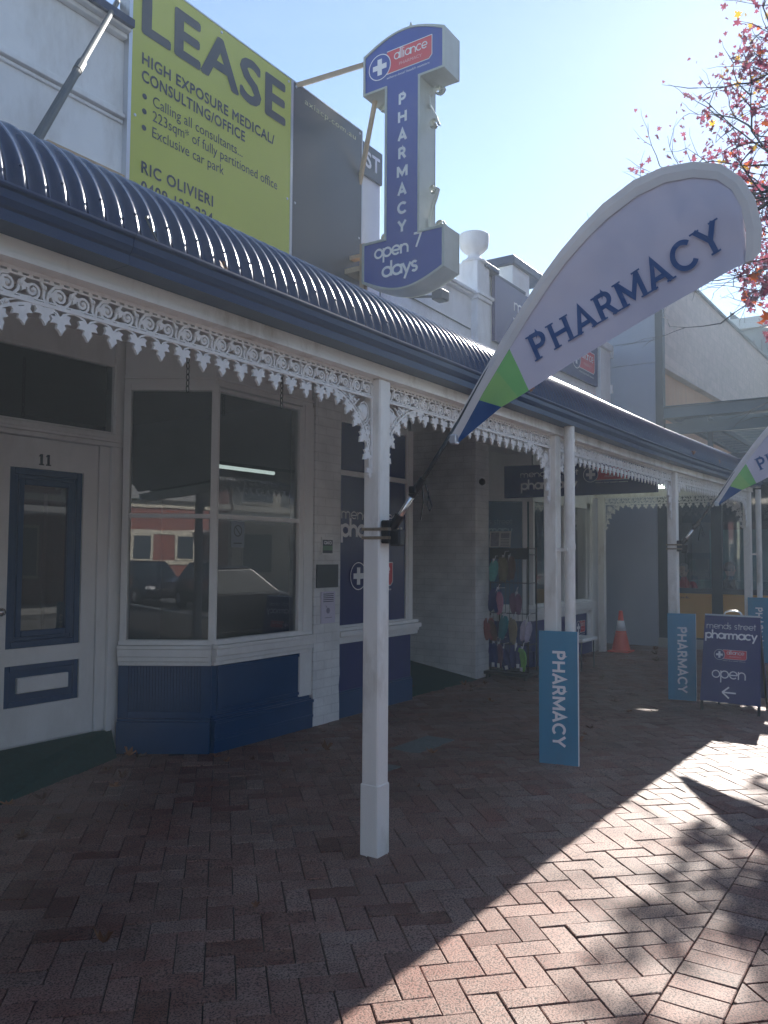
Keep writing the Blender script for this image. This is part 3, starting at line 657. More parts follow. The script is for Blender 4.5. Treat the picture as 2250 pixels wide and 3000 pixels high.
b = gtext('mends street', fv, 6.585, 1.966, .08, .10, width=1.10); gtext('pharmacy', fv, 6.585, 1.787, .125, .24, width=1.12, out=b); obj('lettering', b, prw, v1, fixn=False)
logo(v1, fv, 6.74, 1.245, .78, .285, vinyl)
b = MB(); b.box(6.51, 7.93, 4.97, 5.3, 3.0, 3.6); b.box(7.86, 7.93, 4.97, 6.4, 0, 3.6); b.box(7.93, 9.66, 5.0, 5.3, 3.3, 3.6); b.box(9.66, 14.6, 5.0, 5.3, 3.1, 3.6)
obj('front_wall', b, white, ph)
b = MB(); b.box(9.65, 10.03, 5.05, 5.3, 0, 3.6); b.box(9.65, 9.85, 5.3, 6.4, 0, 3.6); obj('brick_pier', b, pbrick, ph)
b = MB(); b.box(7.93, 9.65, 6.3, 6.4, 0, 3.6); b.box(7.93, 9.65, 5.3, 6.4, 3.3, 3.4); obj('recess_wall', b, white, ph)
b = MB(); b.box(8.3, 9.2, 6.26, 6.3, .2, 2.4); d2 = obj('side_door', b, bluep, ph, bevel=.005)
b = MB(); b.lathe([(.035, 0), (.05, -.03), (.035, -.06), (0, -.065)], (9.78, 5.05, 2.58), 12, 'Y'); obj('alarm_dome', b, black, ph, smooth=True)
# second shopfront of the pharmacy: splayed side, front, entry
Pd, Pe, Pf = (10.62, 5.83), (11.22, 4.95), (13.60, 4.95)
f4, L4 = face_frame(Pd, Pe); f5, L5 = face_frame(Pe, Pf)
for fr, L, sp in ((f4, L4, True), (f5, L5, False)):
    b = MB(); fbox(b, fr, 0, L, 0, .70, -.08, 0); fbox(b, fr, 0, L, 0, .22, 0, .04); bp_ = obj('base_panel', b, pplinth, ph, bevel=.005)
    moulding(ph, fr, 0, L+.03, [(.66, .70, .02), (.70, .74, .04), (.74, .80, .08), (.80, .85, .10), (.85, .89, .04)], white)
    b = MB(); fbox(b, fr, 0, L, 2.40, 2.50, -.06, .02); fbox(b, fr, 0, L, 2.5, 3.4, -.06, 0); obj('window_head', b, white, ph, bevel=.005)
window(ph, f4, .10, L4-.14, .90, 2.40, [], glass, white, stile=.07)
v2 = obj('window_vinyl', MB().hexa([f4.at(.1, .9, -.005), f4.at(L4-.14, .9, -.005), f4.at(L4-.14, .9, -.012), f4.at(.1, .9, -.012), f4.at(.1, 2.4, -.005), f4.at(L4-.14, 2.4, -.005), f4.at(L4-.14, 2.4, -.012), f4.at(.1, 2.4, -.012)]), vinylteal, ph)
b = gtext('mends street', f4, .16, 2.06, .065, .10, width=.62, d=-.002); gtext('pharmacy', f4, .16, 1.91, .10, .22, width=.62, d=-.002, out=b); obj('lettering', b, mat('pale_teal_print', (.18, .33, .42), .4, var=.03), v2, fixn=False)
window(ph, f5, .06, 1.18, .90, 2.40, [], glass, white, stile=.05); window(ph, f5, 1.28, 2.24, .90, 2.40, [], glass, white, stile=.05)
b = MB(); b.box(13.60, 13.95, 4.90, 5.2, 0, 3.4); b.box(13.44, 13.60, 4.93, 5.0, .22, 2.5); obj('corner_pilaster', b, white, ph, bevel=.006)
logo(bp_, f5, 1.72, .33, .42, .22, pplinth)
b = MB(); b.box(10.03, 10.7, 6.3, 6.36, 0, 3.4); obj('entry_door', b, darksteel, ph)
b = MB(); b.box(10.5, 14.6, 9.4, 9.5, 0, 3.4); b.box(14.5, 14.6, 5.2, 9.4, 0, 3.4); b.box(10.03, 14.5, 5.9, 9.4, -.004, .004); b.box(10.03, 14.5, 5.3, 9.4, 3.38, 3.42); b.box(9.85, 10.03, 5.4, 9.4, 0, 3.4)
for k in range(4): b.box(11.3, 13.9, 7.4, 7.9, .35+k*.45, .38+k*.45)
b.box(11.2, 14, 7.9, 7.95, 0, 2.0); obj('pharmacy_interior', b, tealroom, ph)
for k in range(26):
    pass
b = MB()
for k in range(4):
    xx = 11.35
    while xx < 13.8:
        w_ = random.uniform(.06, .16); b.box(xx, xx+w_*.9, 7.45, 7.6, .382+k*.45, .382+k*.45+random.uniform(.12, .3)); xx += w_
sg = obj('shelf_stock', b, paleshirt, ph); sg['kind'] = 'stuff'
# parapet of the pharmacy
b = MB(); b.box(7.35, 14.55, 5.06, 5.3, 3.6, 5.0); b.box(9.95, 14.5, 5.08, 5.3, 5.0, 5.46); obj('parapet', b, render_w, ph, bevel=.01)
b = MB(); b.box(7.35, 9.6, 5.0, 5.3, 5.0, 5.03); b.box(7.35, 9.6, 4.97, 5.33, 5.031, 5.07); b.box(9.52, 9.93, 4.94, 5.32, 4.98, 5.03); b.box(9.50, 9.95, 4.92, 5.34, 5.031, 5.075); obj('cornice_moulding', b, render_w, ph, bevel=.008)
b = MB(); b.box(9.55, 9.90, 4.97, 5.3, 3.6, 4.98); b.box(9.55, 9.90, 4.97, 5.3, 5.076, 5.50); b.box(9.80, 10.0, 5.0, 5.3, 3.6, 4.6); obj('parapet_pier', b, render_w, ph, bevel=.01)
b = MB(); b.bbox(9.75, 10.15, 4.94, 5.32, 5.46, 5.535, .01); b.bbox(10.15, 11.2, 5.02, 5.34, 5.47, 5.52, .01); obj('pier_capping', b, navyg, ph)
b = MB(); b.lathe([(.17, 0), (.17, .03), (.12, .06), (.085, .10), (.08, .13), (.13, .16), (.185, .22), (.2, .29), (.2, .36), (.205, .385), (.19, .40), (.12, .405), (0, .405)], (9.70, 5.10, 5.50), 28); obj('parapet_urn', b, render_w, ph, smooth=True)
for (x0, x1, z0, z1) in ((10.95, 11.55, 5.1, 5.88), (14.27, 14.8, 4.45, 5.35)):
    yo = .16 if x0 < 12 else 0; b = MB(); b.box(x0, x1, 4.96+yo, 5.35+yo, z0-.6, z1); obj('parapet_pier', b, render_w, ph, bevel=.01)
    b = MB(); b.bbox(x0-.04, x1+.6 if x0 < 12 else x1+.04, 4.92+yo, 5.4+yo, z1, z1+.14, .015); obj('pier_capping', b, navyg if x0 < 12 else render_w, ph)
b = MB(); b.box(14.78, 14.85, 4.93, 5.0, 4.6, 4.75); b.box(14.78, 14.86, 4.92, 5.0, 5.25, 5.45); obj('corbel', b, render_w, ph)
ps = thing('fascia_sign', 'dark blue fascia sign of the pharmacy on its parapet, partly behind the flag', 'sign', (12, 5.0, 4.6))
pb = MB()
pb.hexa([(10.13, 5.0, 4.55), (14.22, 5.0, 4.62), (14.22, 5.05, 4.62), (10.13, 5.05, 4.55), (10.13, 5.0, 5.46), (14.22, 5.0, 5.40), (14.22, 5.05, 5.40), (10.13, 5.05, 5.46)]); obj('sign_panel', pb, navysign, ps)
fs_ = Frame((0, 4.998, 0), (1, 0, 0), (0, 0, 1)); b = gtext('mends street', fs_, 10.72, 5.12, .13, .11, width=2.1); gtext('pharmacy', fs_, 10.72, 4.82, .2, .24, width=2.1, out=b); obj('lettering', b, prw, ps, fixn=False)
logo(ps, fs_, 12.95, 4.75, 1.1, .42, navysign)
mb = MB(); mb.tube([(7.38, 5.045, 4.3), (7.40, 5.045, 4.62), (8.2, 5.05, 4.60), (9.5, 5.05, 4.57)], .008, 5); obj('wall_cable', mb, galv, ph)
# flood light
fl = thing('flood_light', 'small dark floodlight on an arm below the parapet moulding', 'lamp', (8.3, 5.0, 4.62))
obj('lamp_housing', MB().bbox(8.18, 8.36, 4.72, 4.86, 4.58, 4.70, .01), darksteel, fl); obj('lamp_arm', MB().tube([(8.27, 4.85, 4.64), (8.0, 5.06, 4.60)], .015, 6), galv, fl)

# ------------------------------------------------------------------ green carpet ramps, pit lids
ra = MB(); ra.prism([(2.7, 4.95, -.01), (3.05, 4.985, .004), (4.33, 5.42, .004), (4.36, 5.585, .198), (3.0, 5.585, .198), (2.7, 5.585, .198)], (0, 0, -.02))
ra = MB(); ra.add([(2.5, 4.9, .003), (3.05, 4.985, .003), (4.30, 5.41, .003), (4.36, 5.56, .19), (4.2, 5.58, .199), (2.5, 5.58, .199), (2.5, 4.9, -.05), (3.05, 4.985, -.05), (4.30, 5.41, -.05), (4.36, 5.56, -.05), (4.2, 5.58, -.05), (2.5, 5.58, -.05)],
    [(0, 1, 4, 5), (1, 2, 3, 4), (0, 6, 7, 1), (1, 7, 8, 2), (2, 8, 9, 3), (3, 9, 10, 4), (4, 10, 11, 5), (5, 11, 6, 0)])
obj('carpet_ramp', ra, carpet, cat='ramp', label='green carpet ramp at the threshold of the door numbered 11')
ra = MB(); ra.prism([(7.93, 5.02, -.03), (7.93, 5.02, .004), (7.93, 6.28, .21), (7.93, 6.28, -.03)], (1.72, 0, 0)); obj('carpet_ramp', ra, carpet, cat='ramp', label='green carpet ramp in the recess beside the white side wall')
b = MB(); b.bbox(5.79, 6.40, 3.55, 3.83, -.01, .004, .004); b.bbox(5.80, 6.08, 3.565, 3.815, 0, .006, .002); b.bbox(6.085, 6.385, 3.565, 3.815, 0, .006, .002); obj('service_pit_lid', b, pitlid, cat='pit lid', label='speckled concrete service pit lid behind the front post')
b = MB(); b.bbox(5.17, 5.36, 3.44, 3.62, -.01, .004, .003); b.bbox(5.19, 5.34, 3.46, 3.60, 0, .006, .002); obj('small_pit_lid', b, pitlid, cat='pit lid', label='small pale pit lid peeping out beside the front post')

# ------------------------------------------------------------------ verandah
ve = thing('verandah', 'bullnose verandah with navy corrugated roof, white posts and iron lace', 'verandah', (6, 3.7, 0))
def lift(mb):   # the far end rises a little and drifts towards the street
    out = []
    for (x, y, z) in mb.v:
        k = max(0, min(1, (x-8)/5.8))
        out.append((x, y-0.09*max(0, min(1, (x-9.8)/4.0)), z+(0.05*k if z > 1.9 else 0)))
    mb.v = out; return mb
def vpart(name, mb, m, parent=None, **k): return obj(name, lift(mb), m, parent or ve, **k)
X0V, X1V = -4.0, 13.88
prof = [(2.425, 2.64)]+[(2.853-.433*cos(radians(t)), 2.70+.433*sin(radians(t))) for t in range(0, 81, 5)]+[(3.3, 3.218), (3.9, 3.324), (4.5, 3.43), (4.985, 3.515)]
pn = []
for i, p in enumerate(prof):
    a = prof[max(0, i-1)]; c = prof[min(len(prof)-1, i+1)]; t = Vector((c[0]-a[0], c[1]-a[1])).normalized(); pn.append((-t.y, t.x))
PITCH_C = 0.0762; xs = X0V
while xs < X1V-.01:
    mb = MB(); n = min(80, int((X1V-xs)/PITCH_C*8)); m = len(prof)
    for i in range(n+1):
        xx = xs+i*PITCH_C/8
        amp = 0.0085*cos(2*pi*(xx-1.43)/PITCH_C)
        for (py, pz), (ny, nz) in zip(prof, pn): mb.v.append((xx, py+ny*amp, pz+nz*amp))
    for i in range(n):
        for j in range(m-1): mb.f.append((i*m+j, (i+1)*m+j, (i+1)*m+j+1, i*m+j+1))
    vpart('roof_sheet', mb, navy, smooth=True); xs += n*PITCH_C/8
mb = MB()
for th in (20,):
    yy, zz_ = 2.853-.443*cos(radians(th)), 2.70+.443*sin(radians(th)); nv = Vector((0, -cos(radians(th)), sin(radians(th)))); x = 1.43-71*PITCH_C
    while x < X1V:
        c = Vector((x, yy, zz_)); a = Vector((1, 0, 0)); b3 = nv.cross(a); vs = []
        for (rr_, hh) in ((.006, -.003), (.006, .0015), (.003, .004)): vs += [(c+a*rr_*cos(q*pi/3)+b3*rr_*sin(q*pi/3)+nv*hh)[:] for q in range(6)]
        mb.add(vs, [(k*6+i, k*6+(i+1) % 6, (k+1)*6+(i+1) % 6, (k+1)*6+i) for k in (0, 1) for i in range(6)]+[tuple(range(12, 18))]); x += 2*PITCH_C
vpart('roof_screws', mb, navyg, kind='stuff')
def xprism(poly, x0, x1, seg=12):
    mb = MB(); n = len(poly)
    for i in range(seg+1):
        xx = x0+(x1-x0)*i/seg; mb.v += [(xx, p[0], p[1]) for p in poly]
    for i in range(seg):
        for k in range(n): mb.f.append((i*n+k, i*n+(k+1) % n, (i+1)*n+(k+1) % n, (i+1)*n+k))
    mb.f += [tuple(range(n))[::-1], tuple(seg*n+k for k in range(n))]; return mb
gp = [(2.352, 2.742), (2.350, 2.734), (2.353, 2.727), (2.364, 2.722), (2.364, 2.695), (2.376, 2.676), (2.386, 2.668), (2.386, 2.632), (2.496, 2.632), (2.496, 2.70), (2.491, 2.70), (2.491, 2.640), (2.394, 2.640), (2.380, 2.69), (2.372, 2.73), (2.362, 2.746)]
for a, b_ in ((X0V, 1.9), (1.902, 7.9), (7.902, 13.9)): vpart('gutter', xprism(gp, a, b_), navyg)
vpart('gutter_end', MB().prism([(13.9, 2.352, 2.742), (13.9, 2.364, 2.69), (13.9, 2.386, 2.632), (13.9, 2.496, 2.632), (13.9, 2.496, 2.74)], (.004, 0, 0)), navyg)
vpart('beam', xprism([(2.502, 2.585), (2.502, 2.632), (2.502, 2.70), (2.62, 2.70), (2.62, 2.585)], X0V, 13.86), postw)
vpart('beam_fillet', xprism([(2.497, 2.566), (2.497, 2.583), (2.625, 2.583), (2.625, 2.566)], X0V, 13.86), postw)
# ceiling boards under the roof
for i in range(15):
    y0 = 2.63+i*.157; y1 = y0+.154
    def zc(y): return min(2.70+.42*sin(pi/2*min(1, (y-2.60)/.55)), 3.13)+max(0, y-3.1)*.14
    vpart('ceiling_board', xprism([(y0, zc(y0)), (y1, zc(y1)), (y1, zc(y1)+.012), (y0, zc(y0)+.012)], X0V, 13.86, 8), white)
vpart('roof_edge_trim', MB().prism([(13.9, p[0], p[1]+.01) for p in prof[1:]]+[(13.9, p[0], p[1]-.06) for p in prof[:0:-1]], (.012, 0, 0)), navyg)
# posts
PX = [-1.31, 1.19, 3.69, 6.17, 9.75, 13.72]
for i, x in enumerate(PX):
    mb = MB(); mb.bbox(x, x+.105, 2.515, 2.622, .30, 2.566, .008)
    mb.bbox(x-.005, x+.11, 2.510, 2.627, -.01, .375, .006)
    vpart('post', mb, postw)
mb = MB(); mb.bbox(13.70, 13.80, 4.73, 4.84, 0, 2.62, .006); obj('wall_post', mb, postw, ve)
# iron lace
def spiral(cu, cv, r0, r1, a0, turns, n=18):
    return [(cu+(r0+(r1-r0)*i/n)*cos(radians(a0)+turns*2*pi*i/n), cv+(r0+(r1-r0)*i/n)*sin(radians(a0)+turns*2*pi*i/n)) for i in range(n+1)]
LEAF = [(0, .002), (.008, .001), (.019, .009), (.037, .004), (.030, -.008), (.037, -.021), (.022, -.020), (.012, -.023), (.017, -.036), (.008, -.044), (0, -.058)]
LEAF = LEAF+[(-p[0], p[1]) for p in LEAF[-2:0:-1]]
class Lace:
    def __init__(s, fr): s.fr = fr; s.mb = MB()
    def bar(s, pts, r=.0064): s.mb.tube([s.fr.at(p[0], p[1], 0) for p in pts], r, 4, flat=s.fr.n)
    def leaf(s, u, v, rot=0, k=1.0):
        k *= 1.12
        c, sn = cos(rot), sin(rot)
        s.mb.prism([s.fr.at(u+k*(p[0]*c-p[1]*sn), v+k*(p[0]*sn+p[1]*c), .006) for p in LEAF], s.fr.n*-.012)
    def dome(s, u, v, ru, rv):
        n = 8; vs = []
        for (k, d) in ((1, 0), (.7, .008), (0.3, .012)): vs += [s.fr.at(u+ru*k*cos(2*pi*i/n), v+rv*k*sin(2*pi*i/n), d) for i in range(n)]
        s.mb.add(vs, [(j*n+i, j*n+(i+1) % n, (j+1)*n+(i+1) % n, (j+1)*n+i) for j in (0, 1) for i in range(n)]+[tuple(16+i for i in range(n))]+[tuple(range(n))[::-1]])
    def frieze(s, u0, u1, H=.098):
        n = max(1, round((u1-u0)/.205)); w = (u1-u0)/n
        fbox(s.mb, s.fr, u0, u1, -.013, 0, -.007, .007); fbox(s.mb, s.fr, u0, u1, -.027, -.021, -.005, .005)
        fbox(s.mb, s.fr, u0, u1, -H-.012, -H, -.008, .008); fbox(s.mb, s.fr, u0, u1, -H+.004, -H+.009, -.005, .005)
        for i in range(n):
            a = u0+i*w
            for q in range(5): fbox(s.mb, s.fr, a+w*(q+.3)/5, a+w*(q+.7)/5, -.021, -.013, -.005, .005)
            c = -.062
            s.bar(spiral(a+.27*w, c-.002, .034, .006, -60, -1.75)); s.bar(spiral(a+.74*w, c-.002, .030, .006, 240, 1.6))
            s.bar([(a+.02*w, -H), (a+.05*w, -.06), (a+.16*w, -.032), (a+.30*w, -.027)]); s.bar([(a+.36*w, -H), (a+.47*w, -.075), (a+.50*w, -.045), (a+.60*w, -.028)])
            s.bar([(a+.5*w, -H), (a+.62*w, -.092), (a+.74*w, -.095)]); s.bar([(a+.9*w, -.027), (a+.97*w, -.05), (a+.95*w, -.08), (a+w, -H)])
            s.dome(a+.27*w, c-.002, .010, .010); s.dome(a+.74*w, c-.002, .009, .009); s.dome(a+.50*w, -.05, .008, .014); s.dome(a+.97*w, -.045, .007, .012)
            s.leaf(a+.12*w, -.055, .5, .5); s.leaf(a+.60*w, -.045, -.4, .5)
    def drops(s, u0, u1, H=.098):
        n = max(1, round((u1-u0)/.113)); w = (u1-u0)/n
        for i in range(n):
            a = u0+i*w; m = a+w/2
            s.bar([(a, -H-.010), (a+.18*w, -H-.013), (a+.38*w, -H-.022), (m, -H-.040)], .0048); s.bar([(a+w, -H-.010), (a+.82*w, -H-.013), (a+.62*w, -H-.022), (m, -H-.040)], .0048)
            s.leaf(m, -H-.034, random.uniform(-.12, .12))
    def bracket(s, u0, sg, H=.098, Wd=.40, D=.50):
        P = lambda a, b: (u0+sg*a, b)
        c = (Wd+.02, -D)
        s.bar([P(c[0]-Wd*cos(radians(t)), c[1]+(D-H-.006)*sin(radians(t))) for t in range(0, 91, 6)], .0075)
        s.bar([P(c[0]-(Wd+.0)*cos(radians(t))-.018, c[1]+(D-H-.006)*sin(radians(t))+.012) for t in range(8, 80, 6)], .004)
        fbox(s.mb, s.fr, min(u0, u0+sg*.012), max(u0, u0+sg*.012), -D, -H-.012, -.006, .006)
        for t in (14, 29, 44, 58, 72, 85):
            pu, pv = c[0]-Wd*cos(radians(t)), c[1]+(D-H-.006)*sin(radians(t)); ang = radians(90-t)
            s.leaf(u0+sg*(pu+.010*cos(ang)), pv-.008, sg*min(.9, (90-t)/80), .95)
        s.leaf(u0+sg*.022, -D-.0, 0, .8)
        s.dome(u0+sg*.078, -H-.095, .034, .046); s.bar([P(.078+.042*cos(radians(t)), -H-.095+.055*sin(radians(t))) for t in range(0, 361, 30)], .004)
        for (a, b, r, st, tn) in ((.045, -.275, .026, 0, 1.5), (.165, -.145, .028, 90, -1.5), (.25, -.128, .016, 200, 1.4), (.04, -.345, .018, 180, -1.4), (.13, -.225, .022, 40, 1.5), (.035, -.40, .013, 0, 1.3)):
            s.bar([P(p[0], p[1]) for p in spiral(a, b, r, .004, st, tn, 12)], .0045); s.dome(u0+sg*a, b, .008, .008)
        s.bar([P(.02, -.22), P(.06, -.26), P(.1, -.28)], .004); s.bar([P(.12, -H-.03), P(.18, -.17), P(.15, -.21)], .004)
        s.leaf(u0+sg*.045, -.295, 0, .6); s.leaf(u0+sg*.2, -.125, .4*sg, .5); s.leaf(u0+sg*.115, -.17, -.3*sg, .5)
ends = [(PX[i]+.105, PX[i+1]) for i in range(len(PX)-1)]
for (a, b_) in ends:
    L = Lace(Frame((0, 2.568, 2.566), (1, 0, 0), (0, 0, 1))); L.frieze(a, b_); L.drops(a+.40, b_-.40); vpart('lace_frieze', L.mb, lacew)
    for (u, sg) in ((a, 1), (b_, -1)):
        L = Lace(Frame((0, 2.568, 2.566), (1, 0, 0), (0, 0, 1))); L.bracket(u, sg); vpart('lace_bracket', L.mb, lacew)
L = Lace(Frame((13.76, 4.73, 2.60), (0, -1, 0), (0, 0, 1))); L.frieze(0, 2.2, .11); L.drops(.4, 1.8, .11); obj('lace_frieze', L.mb, lacew, ve)
for (u, sg) in ((0, 1), (2.2, -1)):
    L = Lace(Frame((13.76, 4.73, 2.60), (0, -1, 0), (0, 0, 1))); L.bracket(u, sg); obj('lace_bracket', L.mb, lacew, ve)
obj('end_beam', MB().box(13.72, 13.80, 2.5, 4.9, 2.60, 2.80), postw, ve)
for (x, y, lab) in ((6.245, 2.432, 0), (13.86, 2.335, 1)):
    mb = MB(); mb.tube([(x, y, 0), (x, y, 2.655)], .041, 18); mb.tube([(x, y, 1.655), (x, y, 1.70)], .045, 18); mb.tube([(x, y, 2.50), (x, y, 2.53)], .044, 18)
    mb.box(x-.06, x-.03, y, y+.12, 1.64, 1.665)
    obj('downpipe', mb, postw, ve, smooth=False)
# ties and litter on the roof edge
mb = MB(); mb.tube([(2.02, 2.37, 2.742), (1.985, 2.40, 2.835)], .004, 5); mb.tube([(1.985, 2.40, 2.835), (1.995, 2.405, 2.845)], .007, 5); obj('gutter_strap', mb, galv, ve)
pole = thing('stay_pole', 'grey galvanised stay pole leaning from the verandah roof to the parapet', 'pole', (2.0, 3.2, 3.2))
a = Vector((1.93, 3.13, 3.19)); b_ = Vector((4.86, 6.06, 7.066)); q = a+(b_-a)*.312
obj('pole_tube', MB().tube([a, q], .023, 12).tube([q, b_], .019, 12), galv, pole); obj('coupling', MB().tube([q-(b_-a)*.02, q+(b_-a)*.015], .027, 12), galv, pole)
obj('base_plate', MB().box(1.88, 2.0, 3.05, 3.2, 3.17, 3.20), galv, pole)

# ------------------------------------------------------------------ signs on the parapet
ls = thing('lease_board', 'large lime and slate lease board standing above the verandah roof', 'billboard', (5.4, 4.97, 3.7))
obj('lime_panel', MB().box(3.925, 5.755, 4.955, 4.985, 3.9, 6.055), yellowgreen, ls); dk = obj('slate_panel', MB().box(5.785, 6.90, 4.955, 4.985, 3.9, 6.055), slate, ls)
mb = MB(); mb.box(3.894, 3.925, 4.945, 4.995, 3.88, 6.065); mb.box(5.755, 5.785, 4.948, 4.99, 3.9, 6.06); mb.box(6.90, 6.912, 4.95, 4.99, 3.9, 6.06); mb.box(3.925, 6.9, 4.95, 4.99, 6.056, 6.066); mb.box(3.894, 3.93, 4.996, 5.06, 3.9, 6.0)
obj('board_frame', mb, alu, ls)
fl_ = Frame((0, 4.953, 0), (1, 0, 0), (0, 0, 1))
mb = btext('LEASE', fl_, 4.03, 5.578, .376, .032, width=1.63, spacing=1.05)
btext('HIGH EXPOSURE MEDICAL/', fl_, 4.025, 5.328, .088, .026, width=1.50, out=mb, spacing=1.08); btext('CONSULTING/OFFICE', fl_, 4.025, 5.195, .088, .026, width=1.12, out=mb, spacing=1.08)
for (t, v, wd) in (('Calling all consultants...', 5.045, 0.985), ('223sqm* of fully partitioned office', 4.928, 1.44), ('Exclusive car park', 4.80, .765)):
    btext(t, fl_, 4.135, v, .084, .0, width=wd, out=mb); disc(mb, fl_, 4.055, v+.037, .022, .002, 16)
btext('RIC OLIVIERI', fl_, 4.04, 4.485, .09, .026, width=.74, out=mb, spacing=1.1); btext('0409 123 224', fl_, 4.04, 4.335, .09, .026, width=.74, out=mb, spacing=1.1)
obj('lettering', mb, ink, ls, fixn=False)
for (x, z) in ((3.97, 6.02), (4.85, 6.02), (5.72, 6.02), (5.83, 6.02), (6.86, 6.02), (3.97, 4.9), (5.72, 4.9), (5.83, 4.9), (6.86, 4.9)): obj('bolt', MB().lathe([(.0, -.006), (.011, -.004), (.013, 0)], (x, 4.954, z), 8, 'Y'), alu, ls)
obj('web_address', btext('axiacp.com.au', fl_, 5.955, 5.915, .058, .004, width=.83, spacing=1.1), oliv, dk, fixn=False)
st = thing('street_name_sign', 'slate sign ending in ST between the lease board and the hanging sign', 'sign', (6.9, 5.0, 5.6))
obj('sign_panel', MB().box(5.6, 7.34, 4.99, 5.018, 5.65, 6.0), slate, st)
obj('lettering', btext('ST', Frame((7.28, 4.987, 5.745), (1, 0, 0), (0, 0, 1)), 0, 0, .17, .03, align='RIGHT', spacing=1.1), prw, st, fixn=False)

# vertical hanging pharmacy sign
XS = 6.60; DP = .285
sg = thing('pharmacy_sign', 'tall blue projecting sign shaped like an I reading PHARMACY open 7 days', 'sign', (6.75, 4.3, 4.17))
fS = Frame((XS, 4.72, 0), (0, -1, 0), (0, 0, 1))
def outline(ins):
    UL, UR = 0+ins, .94-ins; s0, s1 = .265+ins, .67-ins
    top = [(UL+(UR-UL)*i/16, 6.62-ins*.8+.135*sin(pi*i/16)) for i in range(17)]
    bot = [(UR-(UR-UL)*i/16, 4.30+ins*.8-.135*sin(pi*i/16)) for i in range(17)]
    return top+[(UR, 6.212+ins), (s1, 6.212+ins), (s1, 4.70-ins), (UR, 4.70-ins)]+bot+[(UL, 4.70-ins), (s0, 4.70-ins), (s0, 6.212+ins), (UL, 6.212+ins)]
oo = outline(0); ii = outline(.022); n = len(oo)
mb = MB(); vs = [fS.at(p[0], p[1], 0) for p in oo]+[fS.at(p[0], p[1], -DP) for p in oo]
mb.add(vs, [(i, (i+1) % n, n+(i+1) % n, n+i) for i in range(n)])
body = obj('sign_body', mb, signmetal, sg)
mb = MB()
vs = [fS.at(p[0], p[1], .012) for p in oo]+[fS.at(p[0], p[1], .012) for p in ii]+[fS.at(p[0], p[1], -.002) for p in oo]+[fS.at(p[0], p[1], -.002) for p in ii]
fs = []
for i in range(n):
    j = (i+1) % n; fs += [(i, j, n+j, n+i), (i, 2*n+i, 2*n+j, j), (n+i, n+j, 3*n+j, 3*n+i)]
mb.add(vs, fs); b2 = [(v[0]+DP, v[1], v[2]) for v in vs]; mb.add(b2, fs)
obj('edge_trim', mb, signmetal, sg)
def ngon_fill(mb, pts, fr, d):   # T shaped outline filled in three convex bands
    top = pts[:17]; bot = pts[21:38]; UR0 = pts[17]; UL0 = pts[-1]
    mb.face([fr.at(p[0], p[1], d) for p in top]+[fr.at(*UR0, d), fr.at(*pts[18], d), fr.at(*pts[-2], d), fr.at(*UL0, d)])
    mb.face([fr.at(*pts[18], d), fr.at(*pts[19], d), fr.at(*pts[-3], d), fr.at(*pts[-2], d)])
    mb.face([fr.at(*pts[-3], d), fr.at(*pts[19], d), fr.at(*pts[20], d)]+[fr.at(p[0], p[1], d) for p in bot]+[fr.at(*pts[-4], d)])
mb = MB(); ngon_fill(mb, outline(.02), fS, .001); facep = obj('sign_face', mb, signblue, sg, fixn=False)
mb = MB(); ngon_fill(mb, outline(.02), fS, -DP-.001); obj('back_face', mb, signblue, sg, fixn=False)
mb = MB()
for i, ch in enumerate('PHARMACY'): ctext(ch, fS, .468, 6.0-.1815*i, .112, .24, align='CENTER', d=.0035, out=mb)
gtext('open', fS, .145, 4.515, .098, .21, width=.40, d=.0035, out=mb); gtext('7', fS, .595, 4.545, .1, .2, width=.10, d=.0035, out=mb); gtext('days', fS, .235, 4.315, .105, .21, width=.42, d=.0035, out=mb)
obj('lettering', mb, prw, sg, fixn=False)
logo(sg, fS, .065, 6.322, .735, .265, signblue)
mb = MB(); mb.lathe([(.03, 0), (.012, .02), (.012, .07), (.032, .075), (.004, .16), (0, .165)], (XS+.14, 4.25, 6.745), 10); obj('finial', mb, signmetal, sg)
mb = MB()
def scroll(cy, cz, r, a0, tn, tail):
    pts = spiral(cy, cz, r, .012, a0, tn, 20)[::-1]+tail
    mb = MB(); mb.tube([(XS+.15, p[0], p[1]) for p in pts], .009, 6)
    vs = []
    for p in pts: vs += [(XS+.115, p[0], p[1]), (XS+.185, p[0], p[1])]
    mb.add(vs, [(2*i, 2*i+1, 2*i+3, 2*i+2) for i in range(len(pts)-1)]); obj('iron_scroll', mb, signmetal, sg, fixn=False)
yr, yl = 4.05-.0, 4.455
scroll(3.93, 6.12, .06, 180, 1.3, [(3.99, 6.16), (4.03, 6.08), (4.03, 5.95)]); scroll(3.985, 5.78, .055, 200, -1.3, [(3.96, 5.86), (4.0, 5.93), (4.035, 6.0)])
scroll(3.985, 5.14, .05, 180, 1.3, [(3.96, 5.06), (4.0, 4.97), (4.035, 4.85), (4.03, 4.75)]); scroll(3.90, 4.765, .05, 0, 1.4, [(3.87, 4.72), (3.95, 4.71), (4.03, 4.715)])
scroll(4.56, 6.13, .055, 0, -1.3, [(4.52, 6.17), (4.47, 6.1), (4.465, 6.0)]); scroll(4.54, 4.77, .05, 180, -1.4, [(4.6, 4.72), (4.5, 4.71), (4.46, 4.72)]); scroll(4.50, 5.6, .04, 0, -1.3, [(4.52, 5.5), (4.47, 5.4)])
obj('strut', MB().tube([(5.75, 5.0, 5.98), (6.7, 4.72, 6.62)], .03, 4), strutm, sg); obj('strut', MB().tube([(6.72, 4.66, 6.22), (6.9, 5.0, 5.42)], .026, 4), strutm, sg)
